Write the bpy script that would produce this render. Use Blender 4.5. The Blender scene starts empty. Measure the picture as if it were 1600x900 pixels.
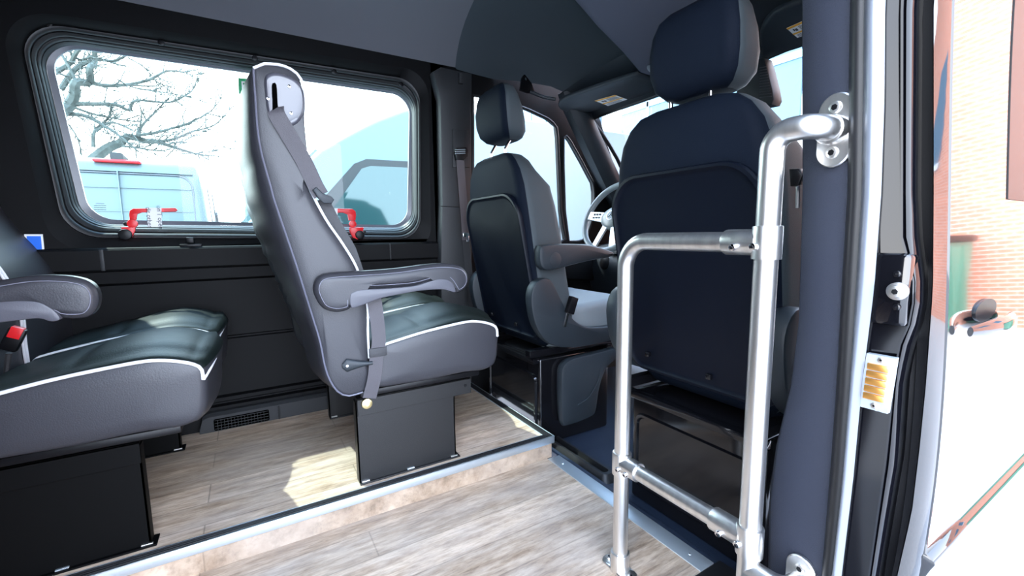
import bpy, bmesh, math, random
import numpy as np
from mathutils import Vector, Matrix
random.seed(7)
PI = math.pi
sc = bpy.context.scene
COL = sc.collection

# ------------------------------------------------------------------ camera
FPX = 685.0
YAW, PITCH, ROLL = math.radians(59.09), math.radians(-6.95), math.radians(-0.67)
CAM = np.array([0, 0, .77])
_f = np.array([math.cos(PITCH)*math.cos(YAW), math.cos(PITCH)*math.sin(YAW), math.sin(PITCH)])
_r0 = np.array([math.sin(YAW), -math.cos(YAW), 0.0]); _u0 = np.cross(_r0, _f)
_r = math.cos(ROLL)*_r0+math.sin(ROLL)*_u0
_u = -math.sin(ROLL)*_r0+math.cos(ROLL)*_u0
cd = bpy.data.cameras.new('camera'); cam = bpy.data.objects.new('camera', cd); COL.objects.link(cam)
cd.sensor_width = 36; cd.lens = FPX/1600*36; cd.clip_start = .02; cd.clip_end = 300
M = Matrix.Identity(4)
for i in range(3):
    M[i][0] = _r[i]; M[i][1] = _u[i]; M[i][2] = -_f[i]; M[i][3] = CAM[i]
cam.matrix_world = M
sc.camera = cam
# survey of the place: where a sight line of the camera meets a wall / floor plane (real positions)
def ray(x, y): return (x-800)*_r+(450-y)*_u+FPX*_f
def onx(x, y, X): d = ray(x, y); return CAM+d*(X-CAM[0])/d[0]
def ony(x, y, Y): d = ray(x, y); return CAM+d*(Y-CAM[1])/d[1]
def onz(x, y, Z): d = ray(x, y); return CAM+d*(Z-CAM[2])/d[2]

# ------------------------------------------------------------------ world, sun, exposure
sc.view_settings.view_transform = 'Standard'; sc.view_settings.look = 'None'
sc.view_settings.gamma = 1; sc.view_settings.use_curve_mapping = False
sc.view_settings.exposure = 2.25
wd = bpy.data.worlds.new('sky'); sc.world = wd; wd.use_nodes = True
nt = wd.node_tree; nt.nodes.clear()
wo = nt.nodes.new('ShaderNodeOutputWorld'); bg = nt.nodes.new('ShaderNodeBackground')
tc = nt.nodes.new('ShaderNodeTexCoord'); sx = nt.nodes.new('ShaderNodeSeparateXYZ'); cr = nt.nodes.new('ShaderNodeValToRGB')
nt.links.new(tc.outputs['Generated'], sx.inputs[0]); nt.links.new(sx.outputs['Z'], cr.inputs[0])
mr_ = nt.nodes.new('ShaderNodeMapRange'); mr_.inputs[1].default_value = .1; mr_.inputs[2].default_value = -.9; mr_.inputs[3].default_value = 0; mr_.inputs[4].default_value = .5
mc_ = nt.nodes.new('ShaderNodeMixRGB'); mc_.inputs[2].default_value = (.52, .70, 1, 1)     # clearer blue sky away from the sun
nt.links.new(sx.outputs['Y'], mr_.inputs[0]); nt.links.new(mr_.outputs[0], mc_.inputs[0]); nt.links.new(cr.outputs[0], mc_.inputs[1]); nt.links.new(mc_.outputs[0], bg.inputs[0]); nt.links.new(bg.outputs[0], wo.inputs[0])
e = cr.color_ramp.elements
e[0].position = 0; e[0].color = (1, 1, 1, 1)
e[1].position = .75; e[1].color = (.50, .68, 1, 1)
m_ = cr.color_ramp.elements.new(.3); m_.color = (.97, .98, 1, 1)
bg.inputs[1].default_value = 3.3
sd = bpy.data.lights.new('sun', 'SUN'); sun = bpy.data.objects.new('sun', sd); COL.objects.link(sun)
sd.energy = 2.2; sd.angle = math.radians(1.0); sd.color = (1, .95, .86)
_sdir = Vector((.35, -.62, -1.0)).normalized()          # light travels from the driver side, high up
sun.rotation_euler = _sdir.to_track_quat('-Z', 'Y').to_euler()
sun.location = (0, 6, 8)

# ------------------------------------------------------------------ materials
MATS = {}
def mat(name, col, rough=.5, metal=0, bump=0, bscale=200, spec=.5, coat=0, trans=0, ior=1.45, var=0, vscale=5, alpha=1, aniso=None):
    m = bpy.data.materials.new(name); m.use_nodes = True; n = m.node_tree; b = n.nodes['Principled BSDF']
    b.inputs['Base Color'].default_value = (*col, 1); b.inputs['Roughness'].default_value = rough
    b.inputs['Metallic'].default_value = metal; b.inputs['Specular IOR Level'].default_value = spec
    b.inputs['Coat Weight'].default_value = coat; b.inputs['Coat Roughness'].default_value = .03
    b.inputs['Transmission Weight'].default_value = trans; b.inputs['IOR'].default_value = ior
    t = n.nodes.new('ShaderNodeTexCoord')
    if bump:
        z = n.nodes.new('ShaderNodeTexNoise'); z.inputs['Scale'].default_value = bscale; z.inputs['Detail'].default_value = 3
        bp = n.nodes.new('ShaderNodeBump'); bp.inputs['Strength'].default_value = bump; bp.inputs['Distance'].default_value = .002
        n.links.new(t.outputs['Object'], z.inputs['Vector']); n.links.new(z.outputs['Fac'], bp.inputs['Height'])
        n.links.new(bp.outputs[0], b.inputs['Normal'])
    if var:
        z = n.nodes.new('ShaderNodeTexNoise'); z.inputs['Scale'].default_value = vscale; z.inputs['Detail'].default_value = 4
        r = n.nodes.new('ShaderNodeValToRGB')
        r.color_ramp.elements[0].position = .3; r.color_ramp.elements[1].position = .7
        r.color_ramp.elements[0].color = (*[c*(1-var) for c in col], 1); r.color_ramp.elements[1].color = (*[min(1, c*(1+var)) for c in col], 1)
        if aniso:
            mp = n.nodes.new('ShaderNodeMapping'); mp.inputs['Scale'].default_value = aniso
            n.links.new(t.outputs['Object'], mp.inputs[0]); n.links.new(mp.outputs[0], z.inputs['Vector'])
        else: n.links.new(t.outputs['Object'], z.inputs['Vector'])
        n.links.new(z.outputs['Fac'], r.inputs[0]); n.links.new(r.outputs[0], b.inputs['Base Color'])
    MATS[name] = m; return m

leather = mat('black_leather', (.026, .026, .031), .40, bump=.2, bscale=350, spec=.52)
leather_shade = mat('black_leather_top_shade', (.004, .0075, .0065), .5, bump=.3, bscale=300, spec=.32)  # same leather, with the dark green reflection of its top put into the colour
fabric = mat('dark_fabric', (.0035, .006, .012), .65, bump=.4, bscale=700, spec=.08)
fabric_grey = mat('grey_side_fabric', (.038, .048, .054), .6, bump=.3, bscale=700, spec=.3)
shell = mat('seat_back_shell', (.0012, .0025, .0065), .45, bump=.1, bscale=500, spec=.2)
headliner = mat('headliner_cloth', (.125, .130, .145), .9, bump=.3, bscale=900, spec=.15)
cabliner_shaded = mat('shaded_cab_headliner_cloth', (.050, .062, .070), .9, bump=.3, bscale=900, spec=.1)  # headliner cloth darkened: shading of the overhead shelf cavity put into its colour
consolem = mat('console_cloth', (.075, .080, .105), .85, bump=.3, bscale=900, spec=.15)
trimp = mat('dark_trim_plastic', (.0045, .0045, .005), .5, bump=.2, bscale=900, spec=.14)
trimg = mat('grey_trim_plastic', (.022, .023, .025), .5, bump=.2, bscale=900, spec=.4)
pillarp = mat('navy_pillar_plastic', (.020, .023, .035), .62, bump=.5, bscale=900, spec=.3)
blackp = mat('black_plastic', (.003, .003, .004), .4, spec=.3)
rubber = mat('black_rubber', (.010, .010, .011), .45, spec=.5)
sealm = mat('seal_rubber', (.12, .13, .15), .3, spec=.6)
seatmat = mat('powder_coated_steel', (.007, .007, .0075), .42, bump=.2, bscale=500, spec=.5)
shaded_steel = mat('shaded_pedestal_steel', (.0012, .0012, .0013), .55, spec=.12)  # darkened copy of the pedestal steel, shade far from the doorway in its colour
glossblk = mat('gloss_black_steel', (.004, .004, .005), .12, spec=.6)
paint = mat('black_car_paint', (.003, .003, .004), .06, spec=.5, coat=.6)
framep = mat('black_door_frame_paint', (.002, .002, .003), .08, spec=.35)
steel = mat('brushed_steel', (.80, .78, .75), .33, metal=1, var=.12, vscale=60, aniso=(1, 1, .05), bump=.03, bscale=120)
alum = mat('aluminium_strip', (.60, .66, .70), .42, metal=.85, bump=.1, bscale=400)
chrome = mat('chrome', (.8, .8, .82), .08, metal=1)
whitep = mat('white_piping', (.62, .62, .64), .4)
greyp = mat('grey_piping', (.10, .10, .13), .35)
stitch = mat('grey_stitching', (.16, .16, .2), .6)
greyarm = mat('grey_arm_plastic', (.065, .065, .078), .42, bump=.1, bscale=500)
belt = mat('belt_webbing', (.060, .055, .062), .55, bump=.5, bscale=600)
belt_d = mat('dark_belt_webbing', (.03, .03, .033), .55, bump=.5, bscale=600)
voidm = mat('slot_black', (.001, .001, .001), .9, spec=0)
plate_m = mat('silver_grey_plastic', (.06, .06, .075), .3, metal=0, spec=.9)
red = mat('red_plastic', (.72, .015, .02), .35)
white = mat('white_label', (.85, .85, .85), .5)
orange = mat('orange_print', (.85, .42, .03), .5)
inkm = mat('dark_print', (.05, .05, .06), .6)
blue = mat('blue_sticker', (.02, .16, .75), .4)
green = mat('green_sticker', (.02, .32, .12), .4)
gold = mat('zinc_bolt', (.75, .62, .33), .3, metal=1)
navymat = mat('navy_floor_mat', (.012, .019, .036), .55, bump=.5, bscale=400, spec=.4)
dashm = mat('dash_plastic', (.012, .017, .022), .5, bump=.2, bscale=700)
wheelm = mat('steering_grey', (.16, .19, .20), .3)
wheell = mat('steering_silver', (.6, .65, .66), .3, metal=.6)
brass = mat('contact_brass', (.9, .45, .12), .28, metal=.9)
cushg = mat('pale_grey_seat_fabric', (.14, .16, .17), .7, bump=.3, bscale=500)
vanw = mat('white_van_paint', (.105, .135, .14), .25, spec=.5)
seamg = mat('van_seam', (.14, .17, .18), .6)
vangl = mat('van_dark_glass', (.02, .05, .05), .06, spec=.8)
vanb = mat('van_black_plastic', (.03, .03, .03), .6)
bark = mat('bark', (.075, .08, .07), .9, var=.3, vscale=8)
palewall = mat('pale_render', (.36, .52, .60), .8)
palewin = mat('pale_window', (.05, .12, .19), .3)
asphalt = mat('asphalt', (.42, .41, .40), .9, var=.25, vscale=40, bump=.5, bscale=80)
truckg = mat('green_truck_paint', (.10, .24, .17), .35)
amber = mat('amber_lens', (.6, .2, .02), .2)

def glass_mat(name, tint, refl=.06):
    m = bpy.data.materials.new(name); m.use_nodes = True; n = m.node_tree; n.nodes.clear()
    o = n.nodes.new('ShaderNodeOutputMaterial'); mx = n.nodes.new('ShaderNodeMixShader')
    tr = n.nodes.new('ShaderNodeBsdfTransparent'); gl = n.nodes.new('ShaderNodeBsdfGlossy'); fr = n.nodes.new('ShaderNodeFresnel')
    fr.inputs[0].default_value = 1.3
    tr.inputs[0].default_value = (*tint, 1); gl.inputs['Roughness'].default_value = .01
    n.links.new(fr.outputs[0], mx.inputs[0]); n.links.new(tr.outputs[0], mx.inputs[1]); n.links.new(gl.outputs[0], mx.inputs[2])
    n.links.new(mx.outputs[0], o.inputs[0]); return m
glass = glass_mat('green_tinted_glass', (.62, .80, .80))
glassc = glass_mat('clear_glass', (.84, .93, .96))

def wood(name, bw=1.1, rh=.115, dark=1.0):
    m = bpy.data.materials.new(name); m.use_nodes = True; n = m.node_tree; b = n.nodes['Principled BSDF']; L = n.links.new
    t = n.nodes.new('ShaderNodeTexCoord')
    mp0 = n.nodes.new('ShaderNodeMapping'); mp0.inputs['Location'].default_value = (.37, .03, 0); L(t.outputs['Object'], mp0.inputs[0])
    br = n.nodes.new('ShaderNodeTexBrick'); br.inputs['Scale'].default_value = 1; br.inputs['Brick Width'].default_value = bw
    br.inputs['Row Height'].default_value = rh; br.inputs['Mortar Size'].default_value = .0022; br.inputs['Mortar Smooth'].default_value = .3
    br.inputs['Color1'].default_value = (.25, .25, .25, 1); br.inputs['Color2'].default_value = (.85, .85, .85, 1); br.inputs['Mortar'].default_value = (.0, .0, .0, 1)
    br.offset = .37; br.offset_frequency = 2
    L(mp0.outputs[0], br.inputs['Vector'])
    def noise(scale, vec, det=6, rough=.6, off=0):
        mp = n.nodes.new('ShaderNodeMapping'); mp.inputs['Scale'].default_value = vec; mp.inputs['Location'].default_value = (off, off*.7, 0)
        L(t.outputs['Object'], mp.inputs[0]); z = n.nodes.new('ShaderNodeTexNoise'); z.inputs['Scale'].default_value = scale
        z.inputs['Detail'].default_value = det; z.inputs['Roughness'].default_value = rough; L(mp.outputs[0], z.inputs['Vector']); return z
    g1 = noise(7, (1.0, 6, 1), det=8, rough=.68); g2 = noise(26, (1, 7, 1), det=8, rough=.7, off=3); g3 = noise(3, (1, 2.4, 1), det=4, off=9)
    r1 = n.nodes.new('ShaderNodeValToRGB'); L(g1.outputs['Fac'], r1.inputs[0]); k = dark
    es = r1.color_ramp.elements
    es[0].position = .30; es[0].color = (.135*k, .09*k, .06*k, 1); es[1].position = .70; es[1].color = (.54*k, .43*k, .34*k, 1)
    a = es.new(.42); a.color = (.29*k, .215*k, .155*k, 1); a = es.new(.56); a.color = (.41*k, .325*k, .25*k, 1)
    mx = n.nodes.new('ShaderNodeMixRGB'); mx.blend_type = 'MULTIPLY'; mx.inputs[0].default_value = .6
    r2 = n.nodes.new('ShaderNodeValToRGB'); L(g2.outputs['Fac'], r2.inputs[0]); r2.color_ramp.elements[0].position = .34; r2.color_ramp.elements[0].color = (.42, .40, .38, 1)
    r2.color_ramp.elements[1].position = .52; r2.color_ramp.elements[1].color = (1, 1, 1, 1)
    L(r1.outputs[0], mx.inputs[1]); L(r2.outputs[0], mx.inputs[2])
    mx2 = n.nodes.new('ShaderNodeMixRGB'); mx2.blend_type = 'MIX'; mx2.inputs[2].default_value = (.36*k, .33*k, .31*k, 1)
    r3 = n.nodes.new('ShaderNodeMapRange'); r3.inputs[1].default_value = .42; r3.inputs[2].default_value = .62; r3.inputs[4].default_value = .35
    L(g3.outputs['Fac'], r3.inputs[0]); L(r3.outputs[0], mx2.inputs[0]); L(mx.outputs[0], mx2.inputs[1])
    mx3 = n.nodes.new('ShaderNodeMixRGB'); mx3.blend_type = 'MULTIPLY'; mx3.inputs[0].default_value = .5
    L(mx2.outputs[0], mx3.inputs[1]); L(br.outputs['Color'], mx3.inputs[2])
    wm = n.nodes.new('ShaderNodeMixRGB'); wm.blend_type = 'MULTIPLY'; wm.inputs[0].default_value = 1; wm.inputs[2].default_value = (1, .95, .90, 1); L(mx3.outputs[0], wm.inputs[1]); L(wm.outputs[0], b.inputs['Base Color']); b.inputs['Roughness'].default_value = .42
    bp = n.nodes.new('ShaderNodeBump'); bp.inputs['Strength'].default_value = .25; bp.inputs['Distance'].default_value = .001
    L(g2.outputs['Fac'], bp.inputs['Height']); L(bp.outputs[0], b.inputs['Normal'])
    return m
woodf = wood('grey_brown_plank_vinyl', dark=1.6); woodk = wood('step_plank_vinyl', rh=.3, dark=1.45)

def brickmat():
    m = bpy.data.materials.new('brick'); m.use_nodes = True; n = m.node_tree; b = n.nodes['Principled BSDF']; L = n.links.new
    t = n.nodes.new('ShaderNodeTexCoord'); sp = n.nodes.new('ShaderNodeSeparateXYZ'); L(t.outputs['Object'], sp.inputs[0]); ad = n.nodes.new('ShaderNodeMath'); L(sp.outputs['X'], ad.inputs[0]); L(sp.outputs['Y'], ad.inputs[1])
    mp = n.nodes.new('ShaderNodeCombineXYZ'); L(ad.outputs[0], mp.inputs['X']); L(sp.outputs['Z'], mp.inputs['Y'])
    br = n.nodes.new('ShaderNodeTexBrick'); br.inputs['Scale'].default_value = 1; br.inputs['Brick Width'].default_value = .22; br.inputs['Row Height'].default_value = .075
    br.inputs['Mortar Size'].default_value = .008
    br.inputs['Color1'].default_value = (.62, .22, .13, 1); br.inputs['Color2'].default_value = (.50, .17, .10, 1); br.inputs['Mortar'].default_value = (.55, .48, .42, 1)
    L(mp.outputs[0], br.inputs['Vector']); L(br.outputs['Color'], b.inputs['Base Color']); b.inputs['Roughness'].default_value = .9
    return m
brickm = brickmat()

# ------------------------------------------------------------------ mesh helpers
def V3(p): return Vector((float(p[0]), float(p[1]), float(p[2])))
def origin(parent):
    o = Vector((0, 0, 0)); p = parent
    while p is not None: o += p.location; p = p.parent
    return o
def obj(name, bm, m, parent=None, smooth=True, loc=None, angle=40):
    """link a world-coordinate bmesh as ONE object"""
    bmesh.ops.recalc_face_normals(bm, faces=bm.faces)
    me = bpy.data.meshes.new(name)
    if parent is None:
        if loc is None:
            c = [v.co for v in bm.verts]
            mn = [min(v[i] for v in c) for i in range(3)]; mx = [max(v[i] for v in c) for i in range(3)]
            loc = ((mn[0]+mx[0])/2, (mn[1]+mx[1])/2, mn[2])
        off = Vector(loc)
    else: off = origin(parent)
    bmesh.ops.translate(bm, verts=bm.verts, vec=-off)
    if smooth:
        for f in bm.faces: f.smooth = True
        ca = math.radians(angle)
        for ed in bm.edges:
            if len(ed.link_faces) == 2 and ed.calc_face_angle(0) > ca: ed.smooth = False
    bm.to_mesh(me); bm.free()
    o = bpy.data.objects.new(name, me); COL.objects.link(o); o.data.materials.append(m)
    if parent is None: o.location = off
    else: o.parent = parent
    return o
def tag(o, label, cat=None, group=None, kind=None):
    o['label'] = label
    if cat: o['category'] = cat
    if group: o['group'] = group
    if kind: o['kind'] = kind
    return o
def thing(name, label, cat, loc=(0, 0, 0), group=None, kind=None):
    o = bpy.data.objects.new(name, None); COL.objects.link(o); o.location = loc; o.empty_display_size = .05
    return tag(o, label, cat, group, kind)
def dup(root, delta, label, **kw):
    r = root.copy(); COL.objects.link(r); r.location = root.location+Vector(delta); r['label'] = label
    for k_, v_ in kw.items(): r[k_] = v_
    def rec(a, b):
        for ch in a.children:
            c = ch.copy(); COL.objects.link(c); c.parent = b; rec(ch, c)
    rec(root, r); return r
def B(): return bmesh.new()
def box(bm, lo, hi, bev=0, seg=2):
    r = bmesh.ops.create_cube(bm, size=1)
    for v in r['verts']:
        v.co = Vector([lo[i]+(hi[i]-lo[i])*(v.co[i]+.5) for i in range(3)])
    if bev:
        es = list({ed for v in r['verts'] for ed in v.link_edges})
        bmesh.ops.bevel(bm, geom=es, offset=bev, segments=seg, affect='EDGES', profile=.5)
    return bm
def loft(bm, rings, close=True, caps=True):
    vs = [[bm.verts.new(V3(p)) for p in r] for r in rings]
    n = len(rings[0])
    for a, b in zip(vs, vs[1:]):
        for i in range(n if close else n-1):
            j = (i+1) % n
            try: bm.faces.new((a[i], a[j], b[j], b[i]))
            except ValueError: pass
    if caps and close:
        bm.faces.new(vs[0]); bm.faces.new(list(reversed(vs[-1])))
    return vs
def cr_spline(pts, n=6, closed=True):
    pts = [np.array(p, float) for p in pts]; N = len(pts); out = []
    for i in range(N if closed else N-1):
        if closed: p0, p1, p2, p3 = pts[(i-1) % N], pts[i], pts[(i+1) % N], pts[(i+2) % N]
        else: p0, p1, p2, p3 = pts[max(i-1, 0)], pts[i], pts[i+1], pts[min(i+2, N-1)]
        for k in range(n):
            t = k/n
            out.append(.5*((2*p1)+(-p0+p2)*t+(2*p0-5*p1+4*p2-p3)*t*t+(-p0+3*p1-3*p2+p3)*t**3))
    if not closed: out.append(pts[-1])
    return out
def resample(pts, n, closed=True):
    P = [np.array(p, float) for p in pts]
    if closed: P = P+[P[0]]
    d = [0]
    for a, b in zip(P, P[1:]): d.append(d[-1]+np.linalg.norm(b-a))
    out = []; T = d[-1]; k = 0
    for i in range(n):
        s = T*i/(n if closed else n-1)
        while k < len(d)-2 and d[k+1] < s: k += 1
        w = (s-d[k])/max(1e-9, d[k+1]-d[k]); out.append(P[k]*(1-w)+P[k+1]*w)
    return out
def tube(bm, pts, r, n=10, closed=False, caps=True, rr=None):
    P = [V3(p) for p in pts]; N = len(P); rings = []
    up = None
    for i in range(N):
        if closed: t = P[(i+1) % N]-P[i-1]
        else: t = P[min(i+1, N-1)]-P[max(i-1, 0)]
        t.normalize()
        if up is None:
            up = Vector((0, 0, 1)) if abs(t.z) < .9 else Vector((1, 0, 0))
        s = t.cross(up)
        if s.length < 1e-6: s = t.orthogonal()
        s.normalize(); up = s.cross(t).normalized()
        ra = rr[i] if rr else r
        rings.append([P[i]+(s*math.cos(a)+up*math.sin(a))*ra for a in [2*PI*k/n for k in range(n)]])
    if closed: rings.append(rings[0])
    loft(bm, rings, True, caps and not closed)
    if closed: bmesh.ops.remove_doubles(bm, verts=bm.verts, dist=1e-6)
    return bm
def fillet(pts, rad, seg=7):
    P = [V3(p) for p in pts]; out = [P[0]]
    for a, b, c in zip(P, P[1:], P[2:]):
        u = (a-b); w = (c-b); lu, lw = u.length, w.length; u.normalize(); w.normalize()
        ang = u.angle(w)
        if ang > PI-.02: out.append(b); continue
        d = min(rad/math.tan(ang/2), lu*.49, lw*.49); rd = d*math.tan(ang/2)
        c0 = b+(u+w).normalized()*(rd/math.sin(ang/2)); s, e_ = b+u*d, b+w*d
        va, vb = s-c0, e_-c0; an = va.angle(vb)
        for k in range(seg+1):
            t = k/seg; out.append(c0+(va*math.sin((1-t)*an)+vb*math.sin(t*an))/math.sin(an))
    out.append(P[-1]); return out
def rrect(x0, x1, y0, y1, r, seg=6):
    """rounded rectangle, counterclockwise 2D; r single or 4 (bl, br, tr, tl)"""
    if not isinstance(r, (tuple, list)): r = (r,)*4
    out = []
    for (cx, cy, a0, rr) in ((x0+r[0], y0+r[0], PI, r[0]), (x1-r[1], y0+r[1], 1.5*PI, r[1]), (x1-r[2], y1-r[2], 0, r[2]), (x0+r[3], y1-r[3], PI/2, r[3])):
        for k in range(seg+1):
            a = a0+PI/2*k/seg; out.append((cx+rr*math.cos(a), cy+rr*math.sin(a)))
    return out
def rquad(c, rad, seg=8):
    """rounded quadrilateral from 4 2D corners"""
    P = [Vector((p[0], p[1], 0)) for p in c]; out = []
    if not isinstance(rad, (tuple, list)): rad = (rad,)*len(P)
    N = len(P)
    for i in range(N):
        a, b, d_ = P[i-1], P[i], P[(i+1) % N]
        f = fillet([b+(a-b)*.5, b, b+(d_-b)*.5], rad[i], seg)[1:-1]
        out += [(v.x, v.y) for v in f]
    return out
def bulge_prism(bm, out2, y0, y1, bulge, layers=9, edge=.006, plane='y', cap_dome=0):
    """outline in (x,z) (or other plane), swept y0..y1, each point pushed along its outline normal by bulge(i,p,n,v)"""
    P = [np.array(p, float) for p in out2]; N = len(P)
    A = sum(P[i][0]*P[(i+1) % N][1]-P[(i+1) % N][0]*P[i][1] for i in range(N)); sg = 1 if A > 0 else -1
    nr = []
    for i in range(N):
        t = P[(i+1) % N]-P[i-1]; t /= max(1e-9, np.linalg.norm(t)); nr.append(np.array([t[1], -t[0]])*sg)
    def put(q, y):
        return (q[0], y, q[1]) if plane == 'y' else ((y, q[0], q[1]) if plane == 'x' else (q[0], q[1], y))
    L = [(0, -edge), (.12, -edge*.5), (.35, -edge*.15)] if edge else []
    ys = []
    s = 1 if y1 > y0 else -1; W = abs(y1-y0)
    for k, (a, off) in enumerate([(0, -edge), (edge*.3, -edge*.3), (edge, 0)]): ys.append((y0+s*a, off))
    for k in range(1, layers): ys.append((y0+(y1-y0)*k/layers, 0))
    for a, off in [(edge, 0), (edge*.3, -edge*.3), (0, -edge)]: ys.append((y1-s*a, off))
    rings = []
    for y, off in ys:
        v = (y-y0)/(y1-y0)
        rings.append([put(P[i]+nr[i]*(off+bulge(i, P[i], nr[i], v)), y) for i in range(N)])
    if cap_dome:
        def shr(k, dy, src):
            c = np.mean(np.array(src), axis=0); o = []
            for p in src:
                q = c+(np.array(p)-c)*k; q[1 if plane == 'y' else 0] += dy; o.append(q)
            return o
        rings = [shr(.6, -s*cap_dome, rings[0]), shr(.85, -s*cap_dome*.6, rings[0])]+rings+[shr(.85, s*cap_dome*.6, rings[-1]), shr(.6, s*cap_dome, rings[-1])]
    loft(bm, rings); return bm
def prism(bm, out2, a0, a1, plane='y', bev=0):
    if bev: return bulge_prism(bm, out2, a0, a1, lambda *a: 0, layers=1, edge=bev, plane=plane)
    def put(q, y): return (q[0], y, q[1]) if plane == 'y' else ((y, q[0], q[1]) if plane == 'x' else (q[0], q[1], y))
    loft(bm, [[put(p, a0) for p in out2], [put(p, a1) for p in out2]]); return bm
def cyl(bm, c, axis, r, h, n=20, r2=None, bev=0):
    a = Vector(axis).normalized(); c = V3(c); r2 = r if r2 is None else r2
    prof = [(0, r), (h, r2)] if not bev else [(0, r), (h-bev, r2), (h-bev*.3, r2-bev*.3), (h, r2-bev)]
    s = a.orthogonal().normalized(); w = a.cross(s)
    loft(bm, [[c+a*t+(s*math.cos(2*PI*k/n)+w*math.sin(2*PI*k/n))*q for k in range(n)] for t, q in prof]); return bm
def screw(name, c, axis, r, m, parent):
    b = B(); cyl(b, c, axis, r, r*.5, 16, bev=r*.25); o = obj(name, b, m, parent)
    b = B(); a = Vector(axis).normalized(); cyl(b, V3(c)+a*r*.45, axis, r*.4, r*.12, 6); obj('socket', b, blackp, o, smooth=False)
    return o
def strap(bm, pts, width_dir, w, t=.0015):
    wd_ = Vector(width_dir).normalized(); P = [V3(p) for p in pts]; rings = []
    for i, p in enumerate(P):
        tg = (P[min(i+1, len(P)-1)]-P[max(i-1, 0)]).normalized(); wv = (wd_-tg*wd_.dot(tg)).normalized(); nn = tg.cross(wv).normalized()
        rings.append([p+wv*w/2+nn*t, p-wv*w/2+nn*t, p-wv*w/2-nn*t, p+wv*w/2-nn*t])
    loft(bm, rings); return bm
def pxy(pts, Y): return [(lambda q: (q[0], q[2]))(ony(a, b, Y)) for a, b in pts]
def text(body, size, mtx, m, parent, name='lettering', ext=.0003):
    cu = bpy.data.curves.new(name, 'FONT'); cu.body = body; cu.size = size; cu.extrude = ext; cu.align_x = 'CENTER'; cu.align_y = 'CENTER'
    to = bpy.data.objects.new(name+'_tmp', cu); COL.objects.link(to)
    me = bpy.data.meshes.new_from_object(to.evaluated_get(bpy.context.evaluated_depsgraph_get()))
    COL.objects.unlink(to); bpy.data.objects.remove(to)
    me.transform(Matrix.Translation(-origin(parent)) @ mtx); me.name = name
    o = bpy.data.objects.new(name, me); COL.objects.link(o); me.materials.clear(); me.materials.append(m); o.parent = parent; return o
def frame(c, xdir, ydir):
    x = Vector(xdir).normalized(); y = Vector(ydir); y = (y-x*y.dot(x)).normalized(); z = x.cross(y); m = Matrix.Identity(4)
    for i in range(3): m[i][0] = x[i]; m[i][1] = y[i]; m[i][2] = z[i]; m[i][3] = V3(c)[i]
    return m
def plate(bm, outer, holes, a0, a1, plane='y'):
    def put(q, y): return (q[0], y, q[1]) if plane == 'y' else ((y, q[0], q[1]) if plane == 'x' else (q[0], q[1], y))
    allv = []
    for a in (a0, a1):
        lay = []; es = []
        for loop in [outer]+holes:
            vs = [bm.verts.new(put(p, a)) for p in loop]; lay.append(vs)
            for i in range(len(vs)): es.append(bm.edges.new((vs[i-1], vs[i])))
        bmesh.ops.triangle_fill(bm, use_beauty=True, use_dissolve=False, edges=es)
        allv.append(lay)
    for la, lb in zip(*allv):
        for i in range(len(la)):
            bm.faces.new((la[i-1], la[i], lb[i], lb[i-1]))
    return bm
def sheet(bm, profile_yz, x0, x1, thick=None):
    loft(bm, [[(x0, y, z) for y, z in profile_yz], [(x1, y, z) for y, z in profile_yz]], close=False, caps=False); return bm
def S(o, label=None):
    o['kind'] = 'structure'
    if label: o['label'] = label
    return o

# ================================================================== STRUCTURE
ZLO = -.082
# raised platform floor and lower entry floor
b = B(); box(b, (-1.9, 1.300, -.03), (.947, 2.20, 0)); S(obj('floor', b, woodf, smooth=False), 'raised plank-look vinyl floor under the passenger seats')
b = B(); box(b, (-1.9, .30, ZLO-.03), (.924, 1.300, ZLO)); S(obj('floor', b, woodf, smooth=False), 'lower plank-look vinyl floor of the entry aisle')
b = B(); box(b, (-1.9, 1.296, ZLO), (.945, 1.302, -.02)); S(obj('trim_1', b, woodk, smooth=False), 'plank-look riser below the raised floor edge')
# aluminium nosing with black rubber insert
nose = thing('trim_2', 'aluminium edge nosing of the raised floor with black rubber insert', None, (0, 1.29, 0), kind='structure')
b = B(); box(b, (-1.9, 1.290, -.024), (.955, 1.2945, .0035), .001); box(b, (-1.9, 1.290, .0005), (.955, 1.296, .0035), .0008); box(b, (-1.9, 1.322, .0), (.918, 1.325, .003), .0008)
box(b, (.951, 1.290, -.024), (.955, 2.13, .0035), .001); box(b, (.918, 1.322, 0), (.922, 2.13, .003), .0008)
obj('metal_edge', b, alum, nose)
b = B(); box(b, (-1.9, 1.296, -.001), (.951, 1.322, .003), .0008)
for k in range(3): box(b, (-1.9, 1.299+k*.008, .002), (.951, 1.303+k*.008, .0045), .001)
box(b, (.922, 1.322, -.001), (.951, 2.13, .003), .0008)
obj('rubber_insert', b, rubber, nose)
st = thing('trim_3', 'flat aluminium threshold strip between wood floor and cab floor', None, (.95, .95, ZLO), kind='structure')
b = B(); box(b, (.922, .628, ZLO-.005), (.975, 1.288, ZLO+.003), .001); obj('strip', b, alum, st)
for y in (.68, 1.23):
    screw('screw', (.948, y, ZLO+.003), (0, 0, 1), .004, alum, st)
b = B(); box(b, (-1.9, .22, ZLO-.05), (1.0, .628, ZLO+.002), .004); S(obj('trim_4', b, rubber), 'black rubber door sill')
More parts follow.
